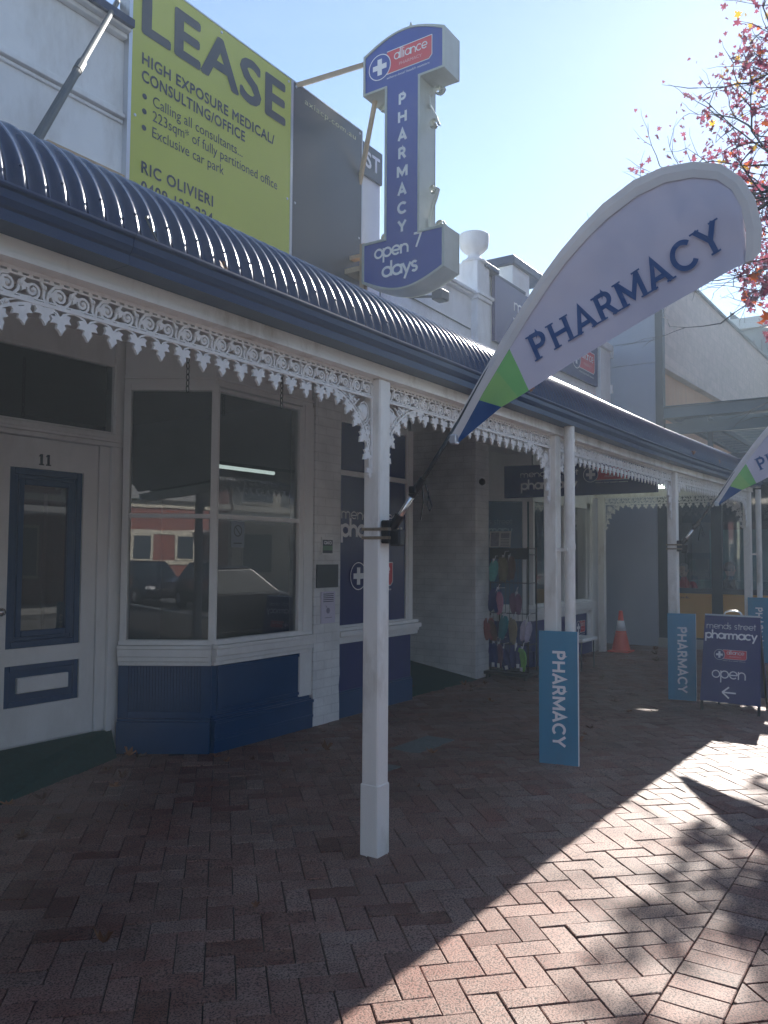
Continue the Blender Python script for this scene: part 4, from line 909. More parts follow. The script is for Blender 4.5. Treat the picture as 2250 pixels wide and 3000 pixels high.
mb = MB(); mb.box(6.62, 6.86, 4.70, 5.06, 4.45, 4.50); mb.box(6.62, 6.68, 4.715, 4.77, 4.25, 4.72); mb.box(6.70, 6.78, 4.70, 5.06, 4.62, 4.66)
obj('wall_bracket', mb, strutm, sg)

# hanging sign under the verandah
hs_ = thing('hanging_sign', 'long navy sign hung across the footpath under the verandah ceiling', 'sign', (10.4, 4, 2.4))
fh = Frame((10.4, 5.0, 0), (0, -1, 0), (0, 0, 1))
obj('sign_box', MB().hexa([(10.4, 5.0, 2.40), (10.5, 5.0, 2.40), (10.5, 2.92, 2.41), (10.4, 2.92, 2.41), (10.4, 5.0, 2.845), (10.5, 5.0, 2.845), (10.5, 2.92, 2.80), (10.4, 2.92, 2.80)]), navysign, hs_, bevel=.006)
mb = gtext('mends street', fh, .245, 2.672, .062, .11, width=.83); gtext('pharmacy', fh, .255, 2.505, .092, .22, width=.80, out=mb); obj('lettering', mb, prw, hs_, fixn=False)
logo(hs_, fh, 1.14, 2.565, .61, .20, navysign)
for y in (4.6, 3.3): obj('hanger', MB().tube([(10.45, y, 2.83), (10.45, y, 3.3)], .008, 6), galv, hs_)
lt = thing('fluorescent_batten', 'lit white fluorescent batten on the verandah ceiling near the far end', 'lamp', (13, 4, 2.6))
obj('batten', MB().bbox(12.95, 13.07, 3.43, 4.65, 2.72, 2.78, .01), white, lt); obj('lamp_tube', MB().tube([(13.0, 3.45, 2.69), (13.0, 4.63, 2.69)], .03, 10), mat('lit_tube', (.9, .95, .9), .4, emit=(.85, 1, .88), estr=1.1), lt)
obj('hanger', MB().box(13.0, 13.02, 4.0, 4.05, 2.78, 3.3), white, lt)
for (x, y, z0, z1, lab) in ((4.2, 4.58, 3.40, 2.80, 'long rusty chain hanging above the left lights of the bay window'), (5.27, 4.6, 3.40, 2.88, 'shorter rusty chain hanging above the right lights of the bay window')):
    mb = MB(); z = z0; k = 0
    while z > z1:
        ax = (1, 0) if k % 2 else (0, 1)
        mb.tube([(x+ax[0]*.013*cos(t*pi/5), y+ax[1]*.013*cos(t*pi/5), z-.024+.026*sin(t*pi/5)) for t in range(11)], .0042, 5, cap=False); z -= .043; k += 1
    obj('chain', mb, black, None, lab, 'chain', 'chains hanging under the verandah')

# notices on the brick pier
def notice(name, x0, x1, z0, z1, m, lab, y=4.894):
    t = thing(name, lab, 'notice', ((x0+x1)/2, y, z0)); obj('plate', MB().box(x0, x1, y-.012, y-.001, z0, z1), m, t); return t
t = notice('agent_notice', 6.195, 6.375, 1.605, 1.77, white, 'small agent notice in white frame, topmost on the pier')
fn = Frame((0, 4.880, 0), (1, 0, 0), (0, 0, 1)); mb = MB(); rect(mb, fn, 6.208, 6.362, 1.69, 1.745, .001); rect(mb, fn, 6.208, 6.362, 1.618, 1.645, .001); obj('slate_print', mb, slate, t)
mb = MB(); rect(mb, fn, 6.208, 6.362, 1.645, 1.69, .0012); obj('green_print', mb, mat('sage_print', (.14, .24, .16), .5, var=.05), t)
mb = gtext('axia', fn, 6.225, 1.703, .03, .22, width=.115, d=.0022); obj('lettering', mb, prw, t, fixn=False)
t = notice('grey_plate', 6.128, 6.46, 1.29, 1.51, mat('grey_metal_plate', (.06, .07, .075), .45, var=.2), 'blank dark grey metal plate on the brick pier')
t = notice('paper_notice', 6.20, 6.415, .95, 1.25, mat('paper', (.62, .58, .68), .7, var=.05), 'pale paper notice, lowest on the brick pier')
mb = MB()
for k in range(5): rect(mb, fn, 6.225, 6.385, 1.225-k*.018, 1.232-k*.018, .001)
obj('text_lines', mb, slate, t); mb = MB(); disc(mb, fn, 6.30, 1.07, .03, .001, 7); mb.face([fn.at(6.27, 1.1, .0013), fn.at(6.255, 1.13, .0013), fn.at(6.285, 1.1, .0013)]); rect(mb, fn, 6.25, 6.36, 1.0, 1.006, .001); obj('sketch_print', mb, mat('grey_print', (.25, .23, .3), .6, var=.05), t)
t = thing('window_sticker', 'faded square warning sticker with a round symbol inside the bay window', 'sticker', (5.1, 4.945, 1.7)); fst = Frame((0, 4.9385, 0), (1, 0, 0), (0, 0, 1))
mb = MB(); rect(mb, fst, 5.04, 5.20, 1.66, 1.88, -.0); obj('sticker_sheet', mb, mat('sticker_grey', (.17, .2, .24), .5, var=.05), t)
mb = MB(); disc(mb, fst, 5.12, 1.80, .05, .001, 20, .04); mb.face([fst.at(5.085, 1.83, .0012), fst.at(5.092, 1.836, .0012), fst.at(5.155, 1.77, .0012), fst.at(5.148, 1.764, .0012)]); rect(mb, fst, 5.07, 5.17, 1.69, 1.70, .001); obj('symbol', mb, mat('sticker_dark', (.05, .06, .08), .5, var=.05), t)

# ------------------------------------------------------------------ teardrop banner on the front post
K = 3.73/3.6; XF = 3.742
def FP(p, d=0.0): return (XF-d, p[0]*K, 1.6+(p[1]-1.6)*K)
fl1 = thing('banner_flag', 'large teardrop PHARMACY flag on the front post, fully in view', 'flag', (XF, 2.51, 1.70), 'teardrop flags on the verandah posts')
outer = [(2.052, 2.178), (1.921, 2.391), (1.738, 2.659), (1.639, 2.795), (1.535, 2.925), (1.443, 3.025), (1.341, 3.122), (1.24, 3.205), (1.10, 3.280), (0.97, 3.306), (0.84, 3.295), (0.728, 3.253), (0.649, 3.175), (0.599, 3.075), (0.574, 2.95), (0.581, 2.850), (0.61, 2.818)]
inner = [(1.997, 2.165), (1.845, 2.403), (1.690, 2.620), (1.600, 2.748), (1.503, 2.870), (1.418, 2.965), (1.319, 3.055), (1.222, 3.130), (1.085, 3.205), (0.963, 3.235), (0.845, 3.227), (0.745, 3.190), (0.688, 3.131), (0.653, 3.051), (0.636, 2.948), (0.638, 2.870), (0.642, 2.815)]
def wav(p): return .012*sin(p[0]*7+p[1]*5)+.008*sin(p[1]*13)
mb = MB(); n = len(outer)
vs = [FP(p, .006+wav(p)*.3) for p in outer]+[FP(((p[0]+q[0])/2, (p[1]+q[1])/2), .010+wav(p)*.3) for p, q in zip(outer, inner)]+[FP(p, .004+wav(p)*.3) for p in inner]+[FP(((p[0]+q[0])/2, (p[1]+q[1])/2), -.022) for p, q in zip(outer, inner)]
for i in range(n-1):
    for k in range(4): mb.f.append((k*n+i, k*n+i+1, ((k+1) % 4)*n+i+1, ((k+1) % 4)*n+i))
mb.v = vs; mb.f += [(0, n, 2*n, 3*n), (n-1, 2*n-1, 3*n-1, 4*n-1)]
obj('pole_sleeve', mb, sleeve, fl1)
# sail as a lofted grid between the sleeve seam and the free edge
seam = [(2.0, 2.163), (1.868, 2.366), (1.775, 2.502), (1.705, 2.598), (1.503, 2.868), (1.319, 3.053), (1.085, 3.203), (.963, 3.233), (.845, 3.225), (.745, 3.188), (.688, 3.129), (.650, 3.04), (.640, 2.815)]
free = [(1.995, 2.158), (1.749, 2.321), (1.662, 2.360), (1.606, 2.387), (1.40, 2.488), (1.20, 2.578), (1.02, 2.659), (.92, 2.701), (.84, 2.734), (.77, 2.764), (.72, 2.786), (.68, 2.801), (.646, 2.811)]
seam = [(p[0]+(p[0]-q[0])*k_, p[1]+(p[1]-q[1])*k_) for p, q in zip(seam, free) for k_ in [.035/max(.04, sqrt((p[0]-q[0])**2+(p[1]-q[1])**2))]]
def sailpart(i0, i1, m, name):
    mb = MB(); ns = 8; nt_ = (i1-i0)*4
    for a in range(nt_+1):
        t = i0+a/4; i = min(int(t), i1-1); f = t-i
        s0 = [seam[i][k]*(1-f)+seam[i+1][k]*f for k in (0, 1)]; s1 = [free[i][k]*(1-f)+free[i+1][k]*f for k in (0, 1)]
        for b in range(ns+1):
            g = b/ns; p = (s0[0]*(1-g)+s1[0]*g, s0[1]*(1-g)+s1[1]*g); mb.v.append(FP(p, wav(p)*sin(pi*min(1, g*1.2+.1))*min(1, t/3)*min(1, g*6)-(.008 if g < .12 else 0)))
    for a in range(nt_):
        for b in range(ns): mb.f.append((a*(ns+1)+b, (a+1)*(ns+1)+b, (a+1)*(ns+1)+b+1, a*(ns+1)+b+1))
    return obj(name, mb, m, fl1, smooth=True)
sailpart(0, 1, flag_navy, 'navy_corner'); sailpart(1, 2, flag_lime, 'lime_band'); sailpart(2, 3, flag_green, 'green_band'); sailpart(3, 12, sail, 'sail')
a0 = Vector(FP((1.560, 2.523))); a1 = Vector(FP((.705, 2.892))); dr = (a1-a0).normalized()
ff = Frame(a0, dr, Vector((0, 0, 1))-dr*dr.z)
tx = ctext('PHARMACY', ff, 0, 0, .140, .165, width=(a1-a0).length, d=0.0, serif=True, track=.2)
# follow the cloth: push each letter vertex just in front of the sail
tx.v = [(v[0]-.010-wav((v[1]/K, (v[2]-1.6)/K+1.6)), v[1], v[2]) for v in tx.v]
serif = MB()
obj('lettering', tx, flagtext, fl1, fixn=False)
q0, q1, q2, q3 = FP((2.41, 1.70)), FP((2.235, 1.935)), FP((2.195, 1.985)), FP((1.98, 2.275))
obj('lower_tube', MB().tube([q0, q1], .0165, 14), chrome, fl1, smooth=True)
obj('upper_tube', MB().tube([q2, q3], .0115, 12).tube([q3, FP((1.834, 2.50)), FP((1.66, 2.705))], [.011, .009, .008], 8), galv, fl1, smooth=True)
mb = MB(); mb.tube([FP((2.26, 1.905)), FP((2.24, 1.93))], .021, 12); mb.tube([FP((2.24, 1.93)), FP((2.19, 1.995))], [.026, .019], 12); mb.bbox(XF-.035, XF+.02, 2.24*K-.02, 2.24*K+.02, 1.932, 1.968, .004)
obj('joint_clamp', mb, black, fl1)
mb = MB()
pp = Vector(FP((2.20, 1.975)))
mb.tube([pp, pp+Vector((0, -.012, -.10)), pp+Vector((0, .004, -.2))], .004, 5); mb.tube([pp+Vector((0, -.02, 0)), pp+Vector((0, -.05, -.09)), pp+Vector((0, -.065, -.13)), pp+Vector((0, -.05, -.155)), pp+Vector((0, -.036, -.12)), pp+Vector((0, -.046, -.05))], .0035, 5)
obj('cord', mb, black, fl1)
mb = MB(); mb.bbox(3.70, 3.79, 2.462, 2.512, 1.665, 1.79, .006); mb.bbox(3.715, 3.775, 2.40, 2.47, 1.65, 1.74, .01); mb.tube([(3.74, 2.505, 1.69), FP((2.33, 1.81))], .026, 12)
obj('bracket', mb, black, fl1)
for z in (1.695, 1.742):
    mb = MB(); ring_ = [(3.684, 2.456), (3.801, 2.456), (3.801, 2.628), (3.684, 2.628)]
    o4 = [(p[0], p[1]) for p in ring_]; i4 = [(3.6885, 2.4605), (3.7965, 2.4605), (3.7965, 2.6235), (3.6885, 2.6235)]
    vs = [(p[0], p[1], z-.008) for p in o4]+[(p[0], p[1], z+.008) for p in o4]+[(p[0], p[1], z-.008) for p in i4]+[(p[0], p[1], z+.008) for p in i4]
    mb.add(vs, [f for i in range(4) for f in ((i, (i+1) % 4, 4+(i+1) % 4, 4+i), (8+i, 12+i, 12+(i+1) % 4, 8+(i+1) % 4), (4+i, 4+(i+1) % 4, 12+(i+1) % 4, 12+i), (i, 8+i, 8+(i+1) % 4, (i+1) % 4))])
    obj('hose_clamp', mb, rusty, fl1)
obj('sleeve_clip', MB().bbox(XF-.03, XF+.01, 2.012*K-.028, 2.012*K+.012, 1.6+.555*K, 1.6+.605*K, .006), alu, fl1)
copy_tree(fl1, (XF+6.04, 2.51, 1.70), 'second teardrop PHARMACY flag, farther along the verandah and cut off by the frame')

# ------------------------------------------------------------------ footpath boards
bd = thing('pharmacy_board', 'teal PHARMACY board standing against the post with the downpipe, nearest of the three', 'sign board', (6.10, 2.62, 0), 'teal boards at the foot of the posts')
fb = Frame((6.075, 2.625, 0), (.22, -.975, 0), (0, 0, 1))
mb = MB(); fbox(mb, fb, 0, .298, .0, 1.02, -.03, 0); pb_ = obj('board', mb, tealboard, bd, bevel=.002)
mb = MB(); fbox(mb, fb, .298, .303, .0, 1.02, -.03, .001); obj('board_edge', mb, prw, bd)
fbt = Frame(fb.at(.105, .868, .001), (0, 0, -1), fb.r)
obj('lettering', ctext('PHARMACY', fbt, 0, 0, .10, .20, width=.73), prw, bd, fixn=False)
c = copy_tree(bd, (9.63, 2.585, -.055), 'teal PHARMACY board at the third post, standing left of the folding sign')
c = copy_tree(bd, (13.72, 2.475, -.03), 'teal PHARMACY board at the farthest post, half hidden behind the folding sign')

af = thing('folding_sign', 'navy folding footpath sign reading mends street pharmacy open with an arrow', 'sign board', (9.25, 1.85, 0))
tl = Vector((.165, 0, .986)); fa = Frame((9.15, 2.145, .0), (-.085, -.996, 0), (tl.x, tl.y, tl.z))
mb = MB(); fbox(mb, fa, .0, .60, .10, 1.0, -.02, 0)
mb = MB(); mb.hexa([fa.at(.0, .10, 0), fa.at(.60, .10, 0), fa.at(.60, .10, -.02), fa.at(.0, .10, -.02), fa.at(.03, 1.0, 0), fa.at(.585, 1.0, 0), fa.at(.585, 1.0, -.02), fa.at(.03, 1.0, -.02)]); obj('front_panel', mb, navysign, af)
mb = MB(); mb.hexa([fa.at(.03, .995, .004), fa.at(.585, .995, .004), fa.at(.585, .995, -.05), fa.at(.03, .995, -.05), fa.at(.03, 1.012, .004), fa.at(.585, 1.012, .004), fa.at(.585, 1.012, -.05), fa.at(.03, 1.012, -.05)]); obj('top_hinge', mb, alu, af)
mb = MB(); fbox(mb, fa, .005, .03, 0.0, .10, -.02, -.002); fbox(mb, fa, .57, .595, 0.0, .10, -.02, -.002)
fab_ = Frame((9.33, 2.135, 1.0), (-.085, -.996, 0), (-.2, 0, .98)); 
mb.tube([fa.at(.05, 1.0, -.03), (9.62, 2.05, 0)], .012, 6); mb.tube([fa.at(.56, 1.0, -.03), (9.57, 1.56, 0)], .012, 6); obj('legs', mb, black, af)
mb = MB(); mb.hexa([fa.at(.04, .97, -.03), fa.at(.575, .97, -.03), fa.at(.575, .97, -.045), fa.at(.04, .97, -.045), (9.30, 2.12, .995), (9.25, 1.57, .995), (9.26, 1.57, .99), (9.31, 2.12, .99)])
pA, pB = Vector(fa.at(.04, .98, -.035)), Vector(fa.at(.575, .98, -.035)); qA, qB = Vector((9.60, 2.06, .12)), Vector((9.555, 1.55, .12)); nn = Vector((.02, 0, .006))
mb = MB().hexa([qA, qB, qB+nn, qA+nn, pA, pB, pB+nn, pA+nn]); obj('rear_panel', mb, navysign, af)
mb = MB(); mb.tube([fa.at(.22, 1.01, -.02), fa.at(.235, 1.04, -.02), fa.at(.28, 1.055, -.02), fa.at(.34, 1.055, -.02), fa.at(.385, 1.04, -.02), fa.at(.40, 1.01, -.02)], .009, 8); obj('handle', mb, alu, af, smooth=True)
mb = gtext('mends street', fa, .3, .858, .048, .10, 'CENTER', width=.50); gtext('pharmacy', fa, .3, .755, .062, .23, 'CENTER', width=.52, out=mb); gtext('open', fa, .285, .345, .085, .13, 'CENTER', width=.345, out=mb)
for (p, q) in (((.225, .205), (.36, .205)), ((.225, .205), (.292, .262)), ((.225, .205), (.292, .148))):
    d_ = Vector((q[0]-p[0], q[1]-p[1])); e = Vector((-d_.y, d_.x)).normalized()*.008; z_ = .0022+random.random()*.0008
    mb.face([fa.at(p[0]+e.x, p[1]+e.y, z_), fa.at(p[0]-e.x, p[1]-e.y, z_), fa.at(q[0]-e.x, q[1]-e.y, z_), fa.at(q[0]+e.x, q[1]+e.y, z_)])
obj('lettering', mb, prw, af, fixn=False); logo(af, fa, .135, .535, .325, .11, navysign)

cn = thing('traffic_cone', 'orange traffic cone with a white band beside the wall post', 'traffic cone', (13.9, 4.52, 0))
obj('cone_base', MB().bbox(13.72, 14.08, 4.34, 4.70, 0, .03, .012), cone_o, cn)
def coneseg(r0, z0, r1, z1): return MB().lathe([(r0, z0), (r1, z1)], (13.9, 4.52, 0), 28)
obj('cone_body', MB().lathe([(.155, .03), (.15, .05), (.085, .36), (.055, .515), (.05, .52), (.033, .67), (.028, .69), (0, .692)], (13.9, 4.52, 0), 28), cone_o, cn, smooth=True)
obj('white_band', MB().lathe([(.0875, .355), (.054, .525)], (13.9, 4.52, 0), 28), prw, cn, smooth=True)

# slipper rack
rk = thing('slipper_rack', 'black wire display rack with a newspaper card on top, by the white pier', 'display rack', (10.0, 4.75, 0))
mb = MB()
for (x, y) in ((9.98, 5.0), (9.98, 4.46), (10.25, 5.0), (10.25, 4.46)): mb.tube([(x, y, .08), (x, y, 1.72)], .012, 6)
for z in (.1, .45, .85, 1.25, 1.62, 1.7): mb.tube([(9.98, 5.0, z), (9.98, 4.46, z)], .007, 5); mb.tube([(9.98, 4.46, z), (10.25, 4.46, z)], .007, 5)
for k in range(9): mb.tube([(10.0, 4.49+k*.06, .1), (10.0, 4.49+k*.06, 1.7)], .0035, 4)
obj('wire_frame', mb, black, rk)
mb = MB(); mb.box(9.86, 10.35, 4.42, 5.04, .05, .09); obj('base', mb, black, rk); mb = MB()
for (x, y) in ((9.9, 5.0), (9.9, 4.46), (10.3, 5.0), (10.3, 4.46)): mb.lathe([(.0, 0), (.025, .005), (.025, .05), (0, .055)], (x, y, 0), 10)
obj('caster', mb, rubber, rk)
obj('band_panel', MB().box(9.955, 9.968, 4.46, 5.0, 1.56, 1.70), black, rk)
fc = Frame((9.94, 5.0, 1.715), (0, -1, 0), (.12, 0, .99)); mb = MB(); fbox(mb, fc, -.0, .31, 0, .215, -.004, 0); cd_ = obj('header_card', mb, mat('news_paper', (.55, .54, .52), .7, var=.05), rk)
mb = MB(); rect(mb, fc, .02, .14, .015, .2, .001); rect(mb, fc, .165, .29, .12, .19, .001); obj('card_picture', mb, mat('grey_photo_print', (.2, .2, .24), .6, var=.6, scale=30), cd_)
mb = MB()
for k in range(5): rect(mb, fc, .165, .29, .1-k*.02, .108-k*.02, .001)
obj('card_lines', mb, slate, cd_)
sl = [('aqua', 4.894, 1.39, 'aqua green', 'uppermost row at its left end'), ('khaki', 4.755, 1.39, 'khaki', 'uppermost row in the middle'), ('brown', 4.63, 1.41, 'dark brown', 'uppermost row at its right end'),
      ('navy', 4.93, .99, 'dusky blue', 'second row at its left end'), ('pink', 4.781, .97, 'pink fluffy', 'second row'), ('plum', 4.60, .98, 'dark plum', 'second row at its right end'),
      ('red', 4.95, .62, 'dull red', 'third row at its left end'), ('brown', 4.87, .61, 'brown striped', 'third row, second from its left end'), ('teal', 4.765, .635, 'teal', 'third row'), ('tan', 4.615, .60, 'tan', 'third row'), ('lilac', 4.46, .63, 'pale lilac', 'third row at its right end'),
      ('navy', 4.89, .27, 'navy spotted', 'lowest row at its left end'), ('plum', 4.79, .27, 'plum', 'lowest row, second from its left end'), ('navy', 4.69, .25, 'dark navy', 'lowest row in the middle'), ('navy', 4.59, .28, 'deep blue', 'lowest row, left of the lime pair'), ('lime', 4.475, .26, 'lime green', 'lowest row at its right end')]
def slipper(y, z, k, x=9.90):
    t = Vector((x, y, z)); mb = MB(); L = .125
    for sgn in (-1, 1):
        pts = []
        for i in range(9):
            s = -1+2*i/8; wdt = .036*(1-.25*s*s)*(1.12 if s < -.2 else .92)
            pts.append((s, wdt))
        vs = []; fs = []; m = 8
        for (s, wd) in pts:
            e = sqrt(max(0, 1-s*s*.97)); e = e**.45
            up_ = .020 if s > .25 else .034
            for j in range(m):
                a = 2*pi*j/m; vs.append((x-.03+sgn*.012+ (-up_ if cos(a) < 0 else .012)*abs(cos(a))*e*-1*(1 if cos(a) < 0 else -1)*1.0, y+sgn*.026+wd*e*sin(a)+.12*s*.06*k, z-s*-L*-1))
        for i in range(len(pts)-1):
            for j in range(m): fs.append((i*m+j, i*m+(j+1) % m, (i+1)*m+(j+1) % m, (i+1)*m+j))
        fs += [tuple(range(m))[::-1], tuple((len(pts)-1)*m+j for j in range(m))]; mb.add(vs, fs)
    return mb
for i, (c_, y, z, w1, w2) in enumerate(sl):
    t = thing('slipper_pair', '%s pair of slippers hung on the rack, %s' % (w1, w2), 'slippers', (9.9, y, z-.13), 'slippers hung on the rack')
    obj('slippers', slipper(y, z, (-1)**i), fabs[c_], t, smooth=True); t.rotation_euler = (random.uniform(-.28, .28), random.uniform(-.1, .15), random.uniform(-.5, .5)); t.scale = (1.5, random.uniform(1.25, 1.7), random.uniform(1.05, 1.3))
    mb = MB(); mb.tube([(9.97, y, z+.19), (9.9, y, z+.185), (9.885, y, z+.12)], .0035, 5); mb.box(9.872, 9.876, y-.012, y+.012, z+.06, z+.15); obj('hanger_tag', mb, prw, t)
    if i >= 11:
        mb = MB(); mb.box(9.845, 9.85, y-.03, y+.0, z-.12, z-.075); obj('price_card', mb, prw, t)
# stool
stl = thing('stool', 'white topped stool with thin metal legs beneath the far pharmacy window', 'stool', (11.5, 4.32, 0))
obj('seat', MB().bbox(11.15, 11.72, 4.15, 4.52, .40, .455, .015), white, stl)
for (x, y) in ((11.2, 4.2), (11.68, 4.2), (11.2, 4.48), (11.68, 4.48)): obj('leg', MB().tube([(x, y, .40), (x+(.02 if x > 11.4 else -.02), y-.0, 0)], .011, 6), galv, stl)

# ------------------------------------------------------------------ people
def person(name, label, base, face, top, hairm, seated=True, h=1.65):
    """skin-grown body; base = floor point (standing) or seat point (seated), face = heading angle"""
    t = thing(name, label, 'person', base)
    if seated: J = dict(pel=(0, 0, .08), ch=(0.02, 0, .42), nk=(.03, 0, .60), hb=(.04, 0, .68), sl=(.02, .19, .54), el=(.08, .25, .28), wl=(.30, .14, .22), sr=(.02, -.19, .54), er=(.08, -.25, .28), wr=(.30, -.14, .22),
                       hl=(.0, .10, .06), kl=(.42, .12, .08), al=(.42, .12, -.36), tl=(.58, .13, -.40), hr=(0, -.10, .06), kr=(.42, -.12, .08), ar=(.42, -.12, -.36), tr=(.58, -.13, -.40))
    else: J = dict(pel=(0, 0, .95), ch=(0, 0, 1.27), nk=(0, 0, 1.44), hb=(.01, 0, 1.50), sl=(0, .19, 1.38), el=(.02, .25, 1.10), wl=(.16, .18, .95), sr=(0, -.19, 1.38), er=(.02, -.25, 1.10), wr=(.16, -.18, .95),
                   hl=(0, .10, .90), kl=(.02, .11, .48), al=(0, .11, .07), tl=(.16, .12, .03), hr=(0, -.10, .90), kr=(.02, -.11, .48), ar=(0, -.11, .07), tr=(.16, -.12, .03))
    rad = dict(pel=.135, ch=.145, nk=.055, hb=.055, sl=.06, el=.045, wl=.03, sr=.06, er=.045, wr=.03, hl=.085, kl=.06, al=.04, tl=.035, hr=.085, kr=.06, ar=.04, tr=.035)
    keys = list(J); ed = [('pel', 'ch'), ('ch', 'nk'), ('nk', 'hb'), ('ch', 'sl'), ('sl', 'el'), ('el', 'wl'), ('ch', 'sr'), ('sr', 'er'), ('er', 'wr'), ('pel', 'hl'), ('hl', 'kl'), ('kl', 'al'), ('al', 'tl'), ('pel', 'hr'), ('hr', 'kr'), ('kr', 'ar'), ('ar', 'tr')]
    me = bpy.data.meshes.new('body'); me.from_pydata([J[k] for k in keys], [(keys.index(a), keys.index(b)) for a, b in ed], [])
    o = bpy.data.objects.new('body', me); COL.objects.link(o); o.parent = t; me.materials.append(top)
    sk = o.modifiers.new('skin', 'SKIN')
    for i, k in enumerate(keys): me.skin_vertices[0].data[i].radius = (rad[k], rad[k]*(.75 if k in ('pel', 'ch') else 1)); me.skin_vertices[0].data[i].use_root = (k == 'pel')
    o.modifiers.new('sub', 'SUBSURF').render_levels = 2
    hz = J['hb'][2]+.09; hx = J['hb'][0]+.01
    mb = MB(); mb.lathe([(0, -.125), (.035, -.12), (.055, -.095), (.068, -.05), (.076, 0), (.078, .04), (.068, .085), (.04, .115), (0, .125)], (0, 0, 0), 16)
    mb.v = [(x*1.18+(.012 if z < 0 and x > 0 else 0), y, z) for (x, y, z) in mb.v]; mb.lathe([(0, -.028), (.014, -.022), (.011, 0), (0, .02)], (.098, 0, -.005), 8)
    for s in (-1, 1): mb.lathe([(0, -.03), (.014, -.02), (.018, .01), (0, .03)], (0, s*.08, 0), 8)
    mb.v = [(x+hx, y, z+hz) for (x, y, z) in mb.v]
    ORG[t.name] = (0, 0, 0); hd = obj('head', mb, skin, t, smooth=True); ORG[hd.name] = (0, 0, 0)
    mb = MB()
    for s in (-1, 1): mb.lathe([(0, -.007), (.008, 0), (0, .007)], (.083+hx, s*.03, .018+hz), 8)
    mb.box(.084+hx, .09+hx, -.022, .022, -.064+hz, -.056+hz); obj('face_features', mb, hairb, hd)
    mb = MB(); mb.lathe([(.086, -.03), (.09, .02), (.082, .08), (.05, .122), (0, .136)], (0, 0, 0), 16); mb.v = [(x*1.15-.016+hx, y, z+hz+.008) for (x, y, z) in mb.v]; mb.v = [(min(x, hx+.07), y, z) if z < hz+.06 else (x, y, z) for (x, y, z) in mb.v]
    obj('hair', mb, hairm, hd, smooth=True)
    for s, w_ in ((1, 'wl'), (-1, 'wr')):
        wx, wy, wz = J[w_]; mb = MB(); mb.bbox(wx, wx+.085, wy-.038, wy+.038, wz-.013, wz+.013, .011)
        for k in range(4): mb.tube([(wx+.08, wy-.03+k*.02, wz), (wx+.115, wy-.03+k*.02, wz-.004), (wx+.15-.01*abs(k-1.5), wy-.03+k*.02, wz-.02)], [.009, .0085, .006], 6)
        mb.tube([(wx+.03, wy-s*.035, wz), (wx+.07, wy-s*.06, wz-.005), (wx+.095, wy-s*.065, wz-.012)], [.011, .0095, .007], 6); obj('hand', mb, skin, t, smooth=True)
    t.rotation_euler = (0, 0, face); t.location = base; return t
person('person', 'person in a pale top standing inside the far pharmacy window', (12.0, 5.9, 0), radians(200), paleshirt, hairb, False)
person('person', 'seated person in a red shirt behind the cafe glass', (16.05, 4.0, .58), radians(170), redshirt, hair)
person('person', 'seated grey haired person behind the cafe glass, right of the red shirt', (16.4, 3.32, .60), radians(-60), darkcloth, hair)
for (x, y, lab) in ((16.05, 4.0, 'dark cafe chair under the person in red'), (16.4, 3.32, 'dark cafe chair under the grey haired person')):
    t = thing('cafe_chair', lab, 'chair', (x, y, .1), 'cafe chairs'); obj('seat', MB().bbox(x-.2, x+.2, y-.2, y+.2, .52, .56, .01), darksteel, t)
    for (a_, b2_) in ((-.18, -.18), (.18, -.18), (-.18, .18), (.18, .18)): obj('leg', MB().tube([(x+a_, y+b2_, .52), (x+a_*1.1, y+b2_*1.1, .12)], .014, 6), darksteel, t)

# ------------------------------------------------------------------ cafe, grey wall and clad building beyond
gw = thing('grey_building', 'smooth blue grey rendered building just past the verandah', 'building', (15.5, 6, 0))
XG = 15.15
obj('wall', MB().box(XG, XG+.3, 4.24, 5.62, -.02, 5.14).box(XG, XG+.3, 4.24, 5.62, 5.155, 5.55).box(XG, XG+.3, 4.24, 5.62, 5.565, 7.2).box(XG+.02, XG+.28, 4.26, 5.6, 5.1, 5.6).box(XG, 20, 5.62, 12, 0, 6.4), greywall, gw, bevel=.004)
obj('corner_post', MB().box(XG-.05, XG+.1, 4.10, 4.235, 2.9, 6.2), darksteel, gw)
cf = thing('cafe', 'cafe front with dark framed glass and ochre lower panels', 'cafe', (15.2, 3, 0))
fcf = Frame((XG, 4.235, 0), (0, -1, 0), (0, 0, 1))
b = MB(); b.box(XG-.1, 22, .9, 4.22, -.02, .16); obj('floor', b, concrete, cf)
mb = MB()
for (u0, u1) in ((.0, .20), (.91, 1.09), (1.95, 2.10), (2.95, 3.10)): fbox(mb, fcf, u0, u1, .16, 3.05, -.1, 0)
fbox(mb, fcf, .2, 3.1, .965, 1.055, -.09, -.004); fbox(mb, fcf, 0, 3.3, 2.85, 3.3, -.12, .01); fbox(mb, fcf, .2, 3.1, .16, .19, -.09, -.004)
obj('glazing_frame', mb, darksteel, cf, bevel=.004)
for k, (u0, u1) in enumerate(((.2, .91), (1.09, 1.95), (2.10, 2.95))):
    pnl = obj('lower_panel', MB().hexa([fcf.at(u0, .19, -.02), fcf.at(u1, .19, -.02), fcf.at(u1, .19, -.05), fcf.at(u0, .19, -.05), fcf.at(u0, .962, -.02), fcf.at(u1, .962, -.02), fcf.at(u1, .962, -.05), fcf.at(u0, .962, -.05)]), ochre, cf)
    if k == 0: obj('lettering', btext('work.', fcf, .26, .87, .045, .0, width=.28, d=-.018, slant=.2), slate, pnl, fixn=False)
    pm = MB(); pm.face([fcf.at(u0, 1.05, -.04), fcf.at(u1, 1.05, -.04), fcf.at(u1, 2.85, -.04), fcf.at(u0, 2.85, -.04)]); obj('pane', pm, glass, cf, fixn=False)
mb = MB()
for u in (.10, 1.0): 
    for z in (1.42, 1.47, 1.52): rect(mb, fcf, u-.025, u+.025, z, z+.018, .002)
